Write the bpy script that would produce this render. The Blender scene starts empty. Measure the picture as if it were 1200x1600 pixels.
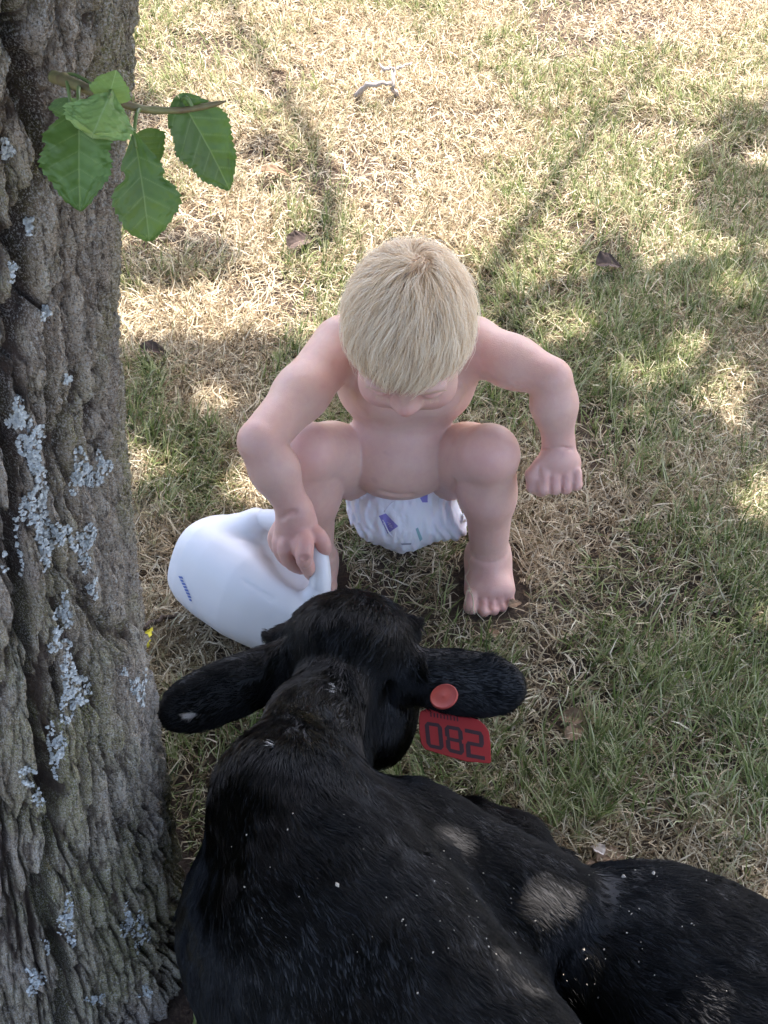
import bpy, math, random
import numpy as np
from mathutils import Vector, Matrix
from mathutils.bvhtree import BVHTree

R_ = math.radians
rng = np.random.default_rng(7)
random.seed(7)
SC = bpy.context.scene
COL = SC.collection

# ------------------------------------------------------------------ camera
CAM_H, PITCH, F = 1.39, R_(43.0), 2400.0 / 1600.0      # height, downward pitch, focal length / frame height
cp, sp = math.cos(PITCH), math.sin(PITCH)
cam_d = bpy.data.cameras.new('camera')
cam = bpy.data.objects.new('camera', cam_d); COL.objects.link(cam)
cam.location = (0, 0, CAM_H); cam.rotation_euler = (math.pi / 2 - PITCH, 0, 0)
cam_d.sensor_fit = 'VERTICAL'; cam_d.sensor_height = 36; cam_d.lens = 36 * F
cam_d.clip_start = 0.05; cam_d.clip_end = 400
SC.camera = cam
SC.render.resolution_x, SC.render.resolution_y = 768, 1024

# ------------------------------------------------------------------ sky and sun
SUN = np.array([0.24, 0.36, 0.90]); SUN = SUN / np.linalg.norm(SUN)   # towards the sun
elev = math.asin(SUN[2]); azim = math.atan2(SUN[0], SUN[1])
world = bpy.data.worlds.new('World'); SC.world = world; world.use_nodes = True
wn = world.node_tree; wn.nodes.clear()
sky = wn.nodes.new('ShaderNodeTexSky'); sky.sky_type = 'NISHITA'; sky.sun_disc = False
sky.sun_elevation = elev; sky.sun_rotation = azim; sky.air_density = 1.0; sky.dust_density = 4.0
bg = wn.nodes.new('ShaderNodeBackground'); bg.inputs['Strength'].default_value = 0.15
wo = wn.nodes.new('ShaderNodeOutputWorld')
wn.links.new(sky.outputs[0], bg.inputs[0]); wn.links.new(bg.outputs[0], wo.inputs[0])
sun_d = bpy.data.lights.new('sun', 'SUN'); sun_d.energy = 3.6; sun_d.angle = R_(0.53); sun_d.color = (1, .965, .91)
sun = bpy.data.objects.new('sun', sun_d); COL.objects.link(sun)
sun.rotation_euler = Vector(SUN).to_track_quat('Z', 'Y').to_euler(); sun.location = (1, 2, 6)
SC.view_settings.view_transform = 'Standard'; SC.view_settings.look = 'None'
SC.view_settings.gamma = 1; SC.view_settings.use_curve_mapping = False
SC.view_settings.exposure = 2.3
SC.view_settings.use_white_balance = True; SC.view_settings.white_balance_temperature = 6500; SC.view_settings.white_balance_tint = 16
SC.cycles.max_bounces = 8; SC.cycles.diffuse_bounces = 4; SC.cycles.glossy_bounces = 4
SC.cycles.transmission_bounces = 5; SC.cycles.transparent_max_bounces = 6
SC.cycles.use_denoising = True
SC.cycles_curves.shape = 'RIBBONS' if hasattr(SC, 'cycles_curves') else None

# ------------------------------------------------------------------ places: rays of the photograph turned into points of the real place
def ray(px, py):
    v = (800 - py) / 2400.0; u = (px - 600) / 2400.0
    return np.array([u, cp + v * sp, -sp + v * cp])
def PD(px, py, d):                       # the point d metres deep
    return np.array([0, 0, CAM_H]) + d * ray(px, py)
def PZ(px, py, z):                       # the point at height z
    r = ray(px, py); return np.array([0, 0, CAM_H]) + (z - CAM_H) / r[2] * r
def PY(px, py, y):                       # the point at distance y ahead
    r = ray(px, py); return np.array([0, 0, CAM_H]) + y / r[1] * r
def A(*a): return np.array(a, float)
def nrm(v): v = np.asarray(v, float); return v / np.linalg.norm(v)

# ------------------------------------------------------------------ noise
def _h(ix, iy, iz, s):
    h = (ix * 374761393 + iy * 668265263 + iz * 2147483647 + s * 974711) & 0xffffffff
    h = ((h ^ (h >> 13)) * 1274126177) & 0xffffffff
    h = (h ^ (h >> 16)) * 2246822519 & 0xffffffff
    return ((h ^ (h >> 15)) & 0xffff) / 65535.0
def vnoise(x, y, z=0.0, s=0):
    x, y, z = np.broadcast_arrays(np.asarray(x, float), np.asarray(y, float), np.asarray(z, float))
    ix = np.floor(x).astype(np.int64); iy = np.floor(y).astype(np.int64); iz = np.floor(z).astype(np.int64)
    fx, fy, fz = x - ix, y - iy, z - iz
    fx = fx * fx * (3 - 2 * fx); fy = fy * fy * (3 - 2 * fy); fz = fz * fz * (3 - 2 * fz)
    r = 0
    for a in (0, 1):
        for b in (0, 1):
            for c in (0, 1):
                w = (fx if a else 1 - fx) * (fy if b else 1 - fy) * (fz if c else 1 - fz)
                r = r + w * _h(ix + a, iy + b, iz + c, s)
    return r                                                   # 0..1
def fbm(x, y, z=0.0, s=0, o=4):
    r = 0; a = .5; t = 0
    for k in range(o):
        r = r + a * vnoise(x * 2 ** k + 13.7 * k, y * 2 ** k + 5.1 * k, np.asarray(z) * 2 ** k, s + k); t += a; a *= .5
    return r / t
def worley(x, y, s=0):                                          # F1, F2
    ix = np.floor(x).astype(np.int64); iy = np.floor(y).astype(np.int64)
    f1 = np.full(x.shape, 9.0); f2 = f1.copy()
    for a in (-1, 0, 1):
        for b in (-1, 0, 1):
            cx = ix + a; cy = iy + b
            px = cx + _h(cx, cy, cx * 0, s); py = cy + _h(cx, cy, cx * 0 + 3, s)
            d = np.hypot(px - x, py - y)
            n1 = np.minimum(f1, d); f2 = np.minimum(np.maximum(f1, d), f2); f1 = n1
    return f1, f2
def sstep(a, b, x):
    t = np.clip((x - a) / (b - a), 0, 1); return t * t * (3 - 2 * t)

# ------------------------------------------------------------------ objects
def empty(name, loc, label=None, cat=None, group=None):
    o = bpy.data.objects.new(name, None); COL.objects.link(o); o.location = tuple(loc); o.empty_display_size = .05
    tag(o, label, cat, group); return o
def tag(o, label=None, cat=None, group=None, kind=None):
    if label: o['label'] = label
    if cat: o['category'] = cat
    if group: o['group'] = group
    if kind: o['kind'] = kind
    return o
def wpos(o):                                                    # world location of a parent chain of unrotated empties
    p = Vector((0, 0, 0))
    while o: p += o.location; o = o.parent
    return p
def mesh_obj(name, verts, faces, mat=None, parent=None, smooth=True, attrs=None, origin=None):
    """verts in world coordinates; the object's origin is put at `origin` (default: its own middle)."""
    verts = np.asarray(verts, np.float64)
    if origin is None:
        origin = (verts.min(0) + verts.max(0)) / 2 if parent is None else verts.mean(0)
    origin = np.asarray(origin, float)
    me = bpy.data.meshes.new(name)
    if isinstance(faces, np.ndarray):
        nf, k = faces.shape
        me.vertices.add(len(verts)); me.vertices.foreach_set('co', (verts - origin).astype(np.float32).ravel())
        me.loops.add(nf * k); me.loops.foreach_set('vertex_index', faces.astype(np.int32).ravel())
        me.polygons.add(nf); me.polygons.foreach_set('loop_start', np.arange(0, nf * k, k, dtype=np.int32))
        me.update(calc_edges=True)
    else:
        me.from_pydata([tuple(v) for v in verts - origin], [], faces); me.update()
    me.polygons.foreach_set('use_smooth', [smooth] * len(me.polygons))
    for nm, (kind, arr) in (attrs or {}).items():
        at = me.attributes.new(nm, kind, 'POINT')
        arr = np.asarray(arr, np.float32)
        at.data.foreach_set('value' if kind == 'FLOAT' else ('color' if kind == 'FLOAT_COLOR' else 'vector'), arr.ravel())
    if mat: me.materials.append(mat)
    o = bpy.data.objects.new(name, me); COL.objects.link(o)
    if parent is not None:
        o.parent = parent; o.location = Vector(origin) - wpos(parent)
    else: o.location = Vector(origin)
    return o
def curves_obj(name, pts, rad, mat, parent=None, attrs=None):
    """pts (n, k, 3) in world coordinates: n strands of k points; rad (n, k)."""
    n, k, _ = pts.shape
    hc = bpy.data.hair_curves.new(name)
    hc.add_curves([k] * n)
    off = np.array(wpos(parent)) if parent is not None else np.zeros(3)
    hc.position_data.foreach_set('vector', (pts - off).astype(np.float32).ravel())
    at = hc.attributes.get('radius') or hc.attributes.new('radius', 'FLOAT', 'POINT')
    at.data.foreach_set('value', rad.astype(np.float32).ravel())
    for nm, arr in (attrs or {}).items():
        a2 = hc.attributes.new(nm, 'FLOAT', 'POINT'); a2.data.foreach_set('value', np.asarray(arr, np.float32).ravel())
    hc.materials.append(mat)
    o = bpy.data.objects.new(name, hc); COL.objects.link(o)
    if parent is not None: o.parent = parent
    return o

def tube(points, radii, n=10, caps=True, rough=0.0):
    P = np.asarray(points, float); m = len(P); radii = np.broadcast_to(np.asarray(radii, float), (m,))
    V = []; up = A(0.13, .21, .97)
    for i in range(m):
        t = nrm(P[min(i + 1, m - 1)] - P[max(i - 1, 0)])
        a = nrm(np.cross(t, up)); b = np.cross(t, a)
        for j in range(n):
            an = 2 * math.pi * j / n
            r = radii[i] * (1 + rough * (random.random() - .5))
            V.append(P[i] + r * (math.cos(an) * a + math.sin(an) * b))
    Fc = [[i * n + j, i * n + (j + 1) % n, (i + 1) * n + (j + 1) % n, (i + 1) * n + j] for i in range(m - 1) for j in range(n)]
    if caps: Fc += [list(range(n))[::-1], [(m - 1) * n + j for j in range(n)]]
    return np.array(V), Fc
def resample(points, n):
    P = np.asarray(points, float)
    # Catmull-Rom through the points
    Q = np.vstack([2 * P[0] - P[1], P, 2 * P[-1] - P[-2]]); out = []
    for u in np.linspace(0, len(P) - 1 - 1e-9, n):
        i = int(u); t = u - i; a, b, c, d = Q[i], Q[i + 1], Q[i + 2], Q[i + 3]
        out.append(.5 * ((2 * b) + (-a + c) * t + (2 * a - 5 * b + 4 * c - d) * t * t + (-a + 3 * b - 3 * c + d) * t ** 3))
    return np.array(out)

# ------------------------------------------------------------------ smooth implicit surfaces, meshed with surface nets
class SDF:
    rs = 1.0                                                     # scale of every radius put in
    def __init__(s, lo, hi, h):
        s.h = h; s.lo = np.asarray(lo, float); s.n = np.ceil((np.asarray(hi) - s.lo) / h).astype(int) + 1
        s.f = np.full(s.n, 1.0, np.float32)
        s.ax = [(s.lo[i] + h * np.arange(s.n[i])).astype(np.float32) for i in range(3)]
    def like(s):
        o = SDF.__new__(SDF); o.h = s.h; o.lo = s.lo; o.n = s.n; o.ax = s.ax; o.f = np.full(s.n, 1.0, np.float32); return o
    def box(s, lo, hi, m):
        a = np.clip(np.floor((np.asarray(lo) - m - s.lo) / s.h).astype(int), 0, s.n)
        b = np.clip(np.ceil((np.asarray(hi) + m - s.lo) / s.h).astype(int) + 1, 0, s.n)
        sl = tuple(slice(a[i], b[i]) for i in range(3))
        return sl, s.ax[0][sl[0]][:, None, None], s.ax[1][sl[1]][None, :, None], s.ax[2][sl[2]][None, None, :]
    @staticmethod
    def smin(a, b, k):
        if k <= 0: return np.minimum(a, b)
        h = np.maximum(k - np.abs(a - b), 0) / k
        return np.minimum(a, b) - h * h * k * .25
    def put(s, sl, d, k, op):
        if op == 'add': s.f[sl] = SDF.smin(s.f[sl], d, k)
        else: s.f[sl] = -SDF.smin(-s.f[sl], d, k)
    def cone(s, a, b, ra, rb, k=.01, op='add'):
        a = np.asarray(a, float); b = np.asarray(b, float); ra *= s.rs; rb *= s.rs; rm = max(ra, rb)
        sl, X, Y, Z = s.box(np.minimum(a, b) - rm, np.maximum(a, b) + rm, k + 2.5 * s.h)
        ab = b - a; L = float(ab @ ab) + 1e-12
        t = np.clip(((X - a[0]) * ab[0] + (Y - a[1]) * ab[1] + (Z - a[2]) * ab[2]) / L, 0, 1)
        d = np.sqrt((X - a[0] - t * ab[0]) ** 2 + (Y - a[1] - t * ab[1]) ** 2 + (Z - a[2] - t * ab[2]) ** 2) - (ra + (rb - ra) * t)
        s.put(sl, d.astype(np.float32), k, op)
    def chain(s, pts, rad, k=.006, op='add'):
        for i in range(len(pts) - 1): s.cone(pts[i], pts[i + 1], rad[i], rad[i + 1], k, op)
    def ball(s, c, r, k=.01, op='add'): s.ell(c, (r, r, r), None, k, op)
    def ell(s, c, r, M=None, k=.01, op='add'):
        """ellipsoid; M rows are its own axes in world space"""
        c = np.asarray(c, float); r = np.asarray(r, float) * s.rs; M = np.eye(3) if M is None else np.asarray(M, float)
        e = np.sqrt(((M * r[:, None]) ** 2).sum(0))
        sl, X, Y, Z = s.box(c - e, c + e, k + 2.5 * s.h)
        dx, dy, dz = X - c[0], Y - c[1], Z - c[2]
        k0 = 0; k1 = 0
        for i in range(3):
            q = dx * M[i, 0] + dy * M[i, 1] + dz * M[i, 2]
            k0 = k0 + (q / r[i]) ** 2; k1 = k1 + (q / r[i] ** 2) ** 2
        k0 = np.sqrt(k0); d = k0 * (k0 - 1) / np.sqrt(k1 + 1e-9)
        s.put(sl, d.astype(np.float32), k, op)
    def merge(s, o, k): s.f = SDF.smin(s.f, o.f, k)
    def at(s, P):
        q = (np.asarray(P) - s.lo) / s.h; q = np.clip(q, 0, s.n - 1.001); i = q.astype(int); t = q - i; r = 0
        for a in (0, 1):
            for b in (0, 1):
                for c in (0, 1):
                    w = (t[:, 0] if a else 1 - t[:, 0]) * (t[:, 1] if b else 1 - t[:, 1]) * (t[:, 2] if c else 1 - t[:, 2])
                    r = r + w * s.f[i[:, 0] + a, i[:, 1] + b, i[:, 2] + c]
        return r
    def surf(s, px, py, d0=.9, d1=2.2):
        """where the ray of the photograph through (px, py) first meets the surface"""
        P = A(0, 0, CAM_H) + np.linspace(d0, d1, 1300)[:, None] * ray(px, py)
        v = s.at(P); o = ((P < s.lo) | (P > s.lo + s.h * (s.n - 1))).any(1); v[o] = 1
        i = np.argmax(v < 0); return P[i] if v[i] < 0 else None
    def mesh(s, smooth=1):
        f = s.f; ins = f < 0
        c = [ins[a:ins.shape[0] - 1 + a, b:ins.shape[1] - 1 + b, d:ins.shape[2] - 1 + d] for a in (0, 1) for b in (0, 1) for d in (0, 1)]
        tot = sum(x.astype(np.int8) for x in c)
        ci = np.argwhere((tot > 0) & (tot < 8))
        idx = np.full(np.array(f.shape) - 1, -1, np.int32); idx[ci[:, 0], ci[:, 1], ci[:, 2]] = np.arange(len(ci))
        offs = [(a, b, d) for a in (0, 1) for b in (0, 1) for d in (0, 1)]
        val = {o: f[ci[:, 0] + o[0], ci[:, 1] + o[1], ci[:, 2] + o[2]] for o in offs}
        acc = np.zeros((len(ci), 3)); cnt = np.zeros(len(ci))
        for o in offs:
            for ax in range(3):
                if o[ax]: continue
                p = list(o); p[ax] = 1; p = tuple(p)
                va, vb = val[o], val[p]; m = (va < 0) != (vb < 0)
                t = np.where(m, va / np.where(m, va - vb, 1), 0)
                q = np.tile(np.array(o, float), (len(ci), 1)); q[:, ax] = t
                acc += q * m[:, None]; cnt += m
        V = s.lo + s.h * (ci + acc / cnt[:, None])
        Q = []
        for ax in range(3):
            sl0 = [slice(None)] * 3; sl1 = [slice(None)] * 3; sl0[ax] = slice(0, -1); sl1[ax] = slice(1, None)
            a, b = ins[tuple(sl0)], ins[tuple(sl1)]
            e = np.argwhere(a != b); u, w = (ax + 1) % 3, (ax + 2) % 3
            e = e[(e[:, u] > 0) & (e[:, w] > 0) & (e[:, u] < f.shape[u] - 1) & (e[:, w] < f.shape[w] - 1)]
            flip = a[e[:, 0], e[:, 1], e[:, 2]]
            def g(du, dw):
                q = e.copy(); q[:, u] -= du; q[:, w] -= dw; return idx[q[:, 0], q[:, 1], q[:, 2]]
            quad = np.stack([g(1, 1), g(0, 1), g(0, 0), g(1, 0)], 1)
            quad[~flip] = quad[~flip][:, ::-1]
            Q.append(quad)
        Q = np.vstack(Q); Q = Q[(Q >= 0).all(1)]
        for _ in range(smooth):
            S = np.zeros_like(V); n = np.zeros(len(V))
            for i in range(4):
                j = Q[:, (i + 1) % 4]
                for ax in range(3):
                    S[:, ax] += np.bincount(Q[:, i], V[j, ax], len(V)) + np.bincount(j, V[Q[:, i], ax], len(V))
                n += np.bincount(Q[:, i], minlength=len(V)) + np.bincount(j, minlength=len(V))
            V = .5 * V + .5 * S / np.maximum(n, 1)[:, None]
        return V, Q
def vnormals(V, Q):
    N = np.cross(V[Q[:, 2]] - V[Q[:, 0]], V[Q[:, 3]] - V[Q[:, 1]]); S = np.zeros_like(V)
    for i in range(4):
        for ax in range(3): S[:, ax] += np.bincount(Q[:, i], N[:, ax], len(V))
    return S / np.maximum(np.linalg.norm(S, axis=1), 1e-12)[:, None]
def area_sample(V, Q, n, weight=None):
    """n random points on quads: positions, face index, area"""
    a, b, c, d = V[Q[:, 0]], V[Q[:, 1]], V[Q[:, 2]], V[Q[:, 3]]
    ar = .5 * np.linalg.norm(np.cross(c - a, d - b), axis=1)
    if weight is not None: ar = ar * weight
    cs = np.cumsum(ar); f = np.searchsorted(cs, rng.random(n) * cs[-1]); f = np.minimum(f, len(Q) - 1)
    u = rng.random(n)[:, None]; v = rng.random(n)[:, None]
    return (1 - u) * (1 - v) * a[f] + u * (1 - v) * b[f] + u * v * c[f] + (1 - u) * v * d[f], f

# ------------------------------------------------------------------ materials
class M:
    def __init__(s, name):
        s.m = bpy.data.materials.new(name); s.m.use_nodes = True; s.t = s.m.node_tree; s.t.nodes.clear()
        s.out = s.n('ShaderNodeOutputMaterial')
    def n(s, kind, **kw):
        o = s.t.nodes.new(kind)
        for k, v in kw.items():
            if k.startswith('i_'):
                key = k[2:]; o.inputs[int(key) if key.isdigit() else key.replace('_', ' ')].default_value = v
            else: setattr(o, k, v)
        return o
    def l(s, a, b): s.t.links.new(a, b)
    def attr(s, name): return s.n('ShaderNodeAttribute', attribute_name=name)
    def noise(s, scale, detail=4, rough=.55, vec=None, dist=0):
        o = s.n('ShaderNodeTexNoise'); o.inputs['Scale'].default_value = scale; o.inputs['Detail'].default_value = detail
        o.inputs['Roughness'].default_value = rough; o.inputs['Distortion'].default_value = dist
        if vec is not None: s.l(vec, o.inputs['Vector'])
        return o
    def ramp(s, fac, stops):
        o = s.n('ShaderNodeValToRGB'); e = o.color_ramp.elements
        while len(e) < len(stops): e.new(.5)
        for el, (p, c) in zip(e, stops): el.position = p; el.color = (*c, 1) if len(c) == 3 else c
        s.l(fac, o.inputs[0]); return o.outputs[0]
    def mix(s, fac, a, b, kind='MIX'):
        o = s.n('ShaderNodeMix', data_type='RGBA', blend_type=kind); o.clamp_factor = True
        for v, sock in ((fac, o.inputs[0]), (a, o.inputs[6]), (b, o.inputs[7])):
            if isinstance(v, bpy.types.NodeSocket): s.l(v, sock)
            else: sock.default_value = v if isinstance(v, (int, float)) else (*v, 1)
        return o.outputs[2]
    def math(s, op, a, b=0.0, c=None):
        o = s.n('ShaderNodeMath', operation=op)
        for v, k in ((a, 0), (b, 1)) + (((c, 2),) if c is not None else ()):
            if isinstance(v, bpy.types.NodeSocket): s.l(v, o.inputs[k])
            else: o.inputs[k].default_value = v
        return o.outputs[0]
    def pos(s): return s.n('ShaderNodeNewGeometry').outputs['Position']
    def obj(s): return s.n('ShaderNodeTexCoord').outputs['Object']
    def bump(s, h, strength=.4, dist=.001, prev=None):
        o = s.n('ShaderNodeBump'); o.inputs['Strength'].default_value = strength; o.inputs['Distance'].default_value = dist
        s.l(h, o.inputs['Height'])
        if prev is not None: s.l(prev, o.inputs['Normal'])
        return o.outputs[0]
    def principled(s, color, rough=.6, normal=None, **kw):
        o = s.n('ShaderNodeBsdfPrincipled')
        for v, k in ((color, 'Base Color'), (rough, 'Roughness')):
            if isinstance(v, bpy.types.NodeSocket): s.l(v, o.inputs[k])
            else: o.inputs[k].default_value = v if isinstance(v, (int, float)) else (*v, 1)
        if normal is not None: s.l(normal, o.inputs['Normal'])
        for k, v in kw.items():
            key = k.replace('_', ' ')
            if isinstance(v, bpy.types.NodeSocket): s.l(v, o.inputs[key])
            else: o.inputs[key].default_value = v
        return o
    def done(s, bsdf): s.l(bsdf.outputs[0], s.out.inputs[0]); return s.m

# ground relief
def gz(x, y):
    return .012 * (fbm(np.asarray(x) * 4 + 50, np.asarray(y) * 4 + 50, 0, 3, 3) - .5)

# ================================================================== GROUND
def ground_material():
    m = M('soil_and_thatch'); p = m.pos()
    n1 = m.noise(9, 5, .6, p); n2 = m.noise(160, 6, .7, p, 1.2); n3 = m.noise(2.2, 4, .55, p)
    soil = m.ramp(n1.outputs[0], [(.3, (.022, .013, .009)), (.6, (.050, .028, .018)), (.8, (.075, .048, .032))])
    thatch = m.ramp(n2.outputs[0], [(.38, (.025, .016, .010)), (.56, (.10, .072, .045)), (.72, (.26, .20, .13))])
    c = m.mix(m.ramp(n3.outputs[0], [(.4, (.25,) * 3), (.62, (.7,) * 3)]), soil, thatch)
    b = m.bump(n2.outputs[0], .9, .004, m.bump(n1.outputs[0], .5, .01))
    return m.done(m.principled(c, .95, b))
def make_ground():
    xs = np.concatenate([[-80, -30, -10, -5], np.linspace(-2.6, 2.8, 110), [5, 10, 30, 80]])
    ys = np.concatenate([[-60, -20, -6], np.linspace(-1.5, 4.6, 120), [6, 9, 14, 30, 90]])
    X, Y = np.meshgrid(xs, ys, indexing='ij')
    V = np.stack([X, Y, gz(X, Y)], -1).reshape(-1, 3); ny = len(ys)
    i, j = np.meshgrid(np.arange(len(xs) - 1), np.arange(ny - 1), indexing='ij'); k = (i * ny + j).ravel()
    Q = np.stack([k, k + ny, k + ny + 1, k + 1], 1)
    o = mesh_obj('ground', V, Q, ground_material(), origin=(0, 0, 0)); tag(o, kind='structure', label='bare reddish soil and thatch under the lawn')
make_ground()

# ================================================================== TREE
TZ = [-.06, 0, .06, .15, .35, .62, .80, .92, 1.02, 1.2, 1.6, 2.2]
TX = [-.210, -.205, -.203, -.202, -.203, -.197, -.179, -.162, -.140, -.10, -.02, .05]     # right-hand silhouette
TR = [.235, .215, .20, .185, .168, .165, .165, .172, .185, .20, .17, .15]                  # radius
def trunk_axis(z):
    r = np.interp(z, TZ, TR); return np.interp(z, TZ, TX) - r, .865 + 0 * np.asarray(z), r
CRACK = [(8, 560), (18, 640), (28, 735), (32, 830), (42, 930), (54, 1010), (56, 1090), (74, 1180), (92, 1265), (86, 1330), (72, 1400), (88, 1460), (106, 1520), (104, 1640)]
CRACK2 = [(20, 30), (42, 100), (60, 160), (72, 220), (60, 290), (44, 380), (38, 470), (30, 560)]
CRACK3 = [(205, 800), (196, 900), (205, 960), (190, 1040), (198, 1130), (196, 1250), (212, 1320), (215, 1400)]
def trunk_hit(px, py):                                           # where a ray of the photograph meets the smooth trunk: angle, height
    r = ray(px, py); d = .45
    for _ in range(900):
        P = A(0, 0, CAM_H) + d * r; ax, ay, rr = trunk_axis(P[2])
        if math.hypot(P[0] - ax, P[1] - ay) < rr: return math.atan2(P[1] - ay, P[0] - ax), P[2]
        d += .002
    # grazing: nearest approach
    best = min((abs(math.hypot((A(0, 0, CAM_H) + q * r)[0] - trunk_axis((A(0, 0, CAM_H) + q * r)[2])[0], (q * r)[1] - .865) - trunk_axis((A(0, 0, CAM_H) + q * r)[2])[2]), q) for q in np.linspace(.6, 1.6, 200))
    P = A(0, 0, CAM_H) + best[1] * r; ax, ay, rr = trunk_axis(P[2]); return math.atan2(P[1] - ay, P[0] - ax), P[2]
def trunk_disp(th, z):
    s = th * .17                                                 # arc length
    wx = s + .012 * (fbm(s * 9, z * 5, 0, 11, 3) - .5) * 2 + .010 * np.sin(z * 9 + s * 6)
    wz = z + .03 * (fbm(s * 7, z * 6, 0, 12, 3) - .5)
    knot = np.exp(-(((s + .262) / .045) ** 2 + ((z - .925) / .05) ** 2))
    wx = wx + .02 * knot * np.sin((z - .925) * 60)
    wx = wx + .0035 * (fbm(s * 60, z * 45, 0, 13, 3) - .5) * 2; wz = wz + .02 * (fbm(s * 50, z * 40, 0, 14, 3) - .5)
    f1, f2 = worley(wx / .027, wz / .25, 21)
    g1, g2 = worley(wx / .0105 + 7, wz / .095, 22)
    q1, q2 = worley(wx / .0050 + 3, wz / .016, 23)
    big = sstep(0, .26, f2 - f1); mid = sstep(0, .34, g2 - g1); sml = sstep(0, .4, q2 - q1)
    fib = fbm(wx * 230, z * 34, 0, 31, 3); fine = fbm(s * 420, z * 260, 0, 41, 3); lump = fbm(wx * 45, z * 14, 0, 51, 4)
    ter = fbm(wx * 75, z * 40, 0, 55, 3) * 7; ter = (np.floor(ter) + sstep(.7, 1, ter % 1)) / 7
    gran = vnoise(s * 800, z * 560, 0, 61)
    n1 = fbm(wx * 42 + 3, z * 4.2, 0, 15, 3); n2 = fbm(wx * 88 + 9, z * 9.5, 0, 17, 3); r1 = np.exp(-((n1 - .5) / .022) ** 2); r2 = np.exp(-((n2 - .5) / .032) ** 2); r3 = np.exp(-((n1 - .62) / .016) ** 2)
    h = -.0130 * r1 * (.4 + 1.2 * lump) - .0085 * r2 * (.3 + 1.4 * lump) - .0075 * r3 - .0090 * (1 - big) * (.5 + lump) - .0050 * (1 - mid) * (.5 + lump) - .0011 * (1 - sml) + .0060 * (fib - .5) + .0045 * (fine - .5) + .0060 * (lump - .5) + .0032 * (ter - .5) + .0026 * (gran - .5)
    cut = np.clip(np.maximum.reduce([r1, .75 * r2 * sstep(.35, .6, lump), .9 * r3, .8 * (1 - sstep(0, .16, f2 - f1)), .7 * (1 - sstep(0, .22, g2 - g1))]) + .5 * (.45 - fine), 0, 1)
    return h, cut, mid
def polyline_dist(s, z, pts):
    d = np.full(s.shape, 9.0)
    for (a, b), (c, e) in zip(pts[:-1], pts[1:]):
        vx, vz = c - a, e - b; t = np.clip(((s - a) * vx + (z - b) * vz) / (vx * vx + vz * vz + 1e-12), 0, 1)
        d = np.minimum(d, np.hypot(s - a - t * vx, z - b - t * vz))
    return d
def bark_material():
    m = M('bark'); p = m.pos(); h = m.attr('height').outputs['Fac']
    sc = m.n('ShaderNodeMapping'); sc.inputs['Scale'].default_value = (1, 1, .28); m.l(p, sc.inputs[0])
    n1 = m.noise(70, 6, .65, sc.outputs[0], .4); n2 = m.noise(520, 4, .7, p); n3 = m.noise(7, 4, .6, p); n4 = m.noise(210, 5, .7, p); n5 = m.noise(26, 5, .7, p)
    plate = m.ramp(n1.outputs[0], [(.30, (.22, .160, .112)), (.5, (.37, .295, .215)), (.70, (.53, .455, .35))])
    inner = m.ramp(n1.outputs[0], [(.3, (.030, .019, .014)), (.65, (.085, .055, .040))])
    c = m.mix(m.ramp(h, [(.34, (0, 0, 0)), (.56, (1, 1, 1))]), inner, plate)
    # crustose lichen: pale granules on the plates, yellow-green algae
    gran = m.math('MULTIPLY', m.ramp(n4.outputs[0], [(.50, (0, 0, 0)), (.60, (1, 1, 1))]), m.ramp(n5.outputs[0], [(.38, (.0,) * 3), (.62, (.8,) * 3)]))
    c = m.mix(m.math('MULTIPLY', gran, m.ramp(h, [(.4, (0,) * 3), (.7, (1,) * 3)])), c, (.30, .31, .29))
    alg = m.math('MULTIPLY', m.ramp(n3.outputs[0], [(.42, (0,) * 3), (.62, (1,) * 3)]), m.ramp(n2.outputs[0], [(.35, (0,) * 3), (.6, (1,) * 3)]))
    c = m.mix(m.math('MULTIPLY', alg, .9), c, (.22, .22, .05))
    n6 = m.noise(15, 4, .7, p)
    c = m.mix(m.math('MULTIPLY', m.ramp(n6.outputs[0], [(.66, (0,) * 3), (.72, (1,) * 3)]), m.ramp(n4.outputs[0], [(.45, (0,) * 3), (.6, (.8,) * 3)])), c, (.30, .20, .04))
    n7 = m.noise(640, 3, .8, p); n8 = m.noise(330, 4, .75, sc.outputs[0])
    c = m.mix(m.ramp(n7.outputs[0], [(.53, (0,) * 3), (.58, (.85,) * 3)]), c, (.48, .46, .42))       # granular crust
    c = m.mix(m.ramp(n7.outputs[0], [(.38, (.75,) * 3), (.46, (0,) * 3)]), c, (.035, .026, .022))
    c = m.mix(m.ramp(n8.outputs[0], [(.36, (.8,) * 3), (.46, (0,) * 3)]), c, (.04, .028, .022))
    c = m.mix(m.ramp(m.attr('furrow').outputs['Fac'], [(.35, (0,) * 3), (.85, (.9,) * 3)]), c, inner)
    b = m.bump(n7.outputs[0], 1.0, .0015, m.bump(n8.outputs[0], .9, .0022, m.bump(n4.outputs[0], .8, .0025)))
    return m.done(m.principled(c, .92, b))
TREE = empty('mulberry_tree', (trunk_axis(0)[0], .865, 0), 'thick old mulberry tree with furrowed grey bark and pale blue lichen at left', 'tree')
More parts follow.
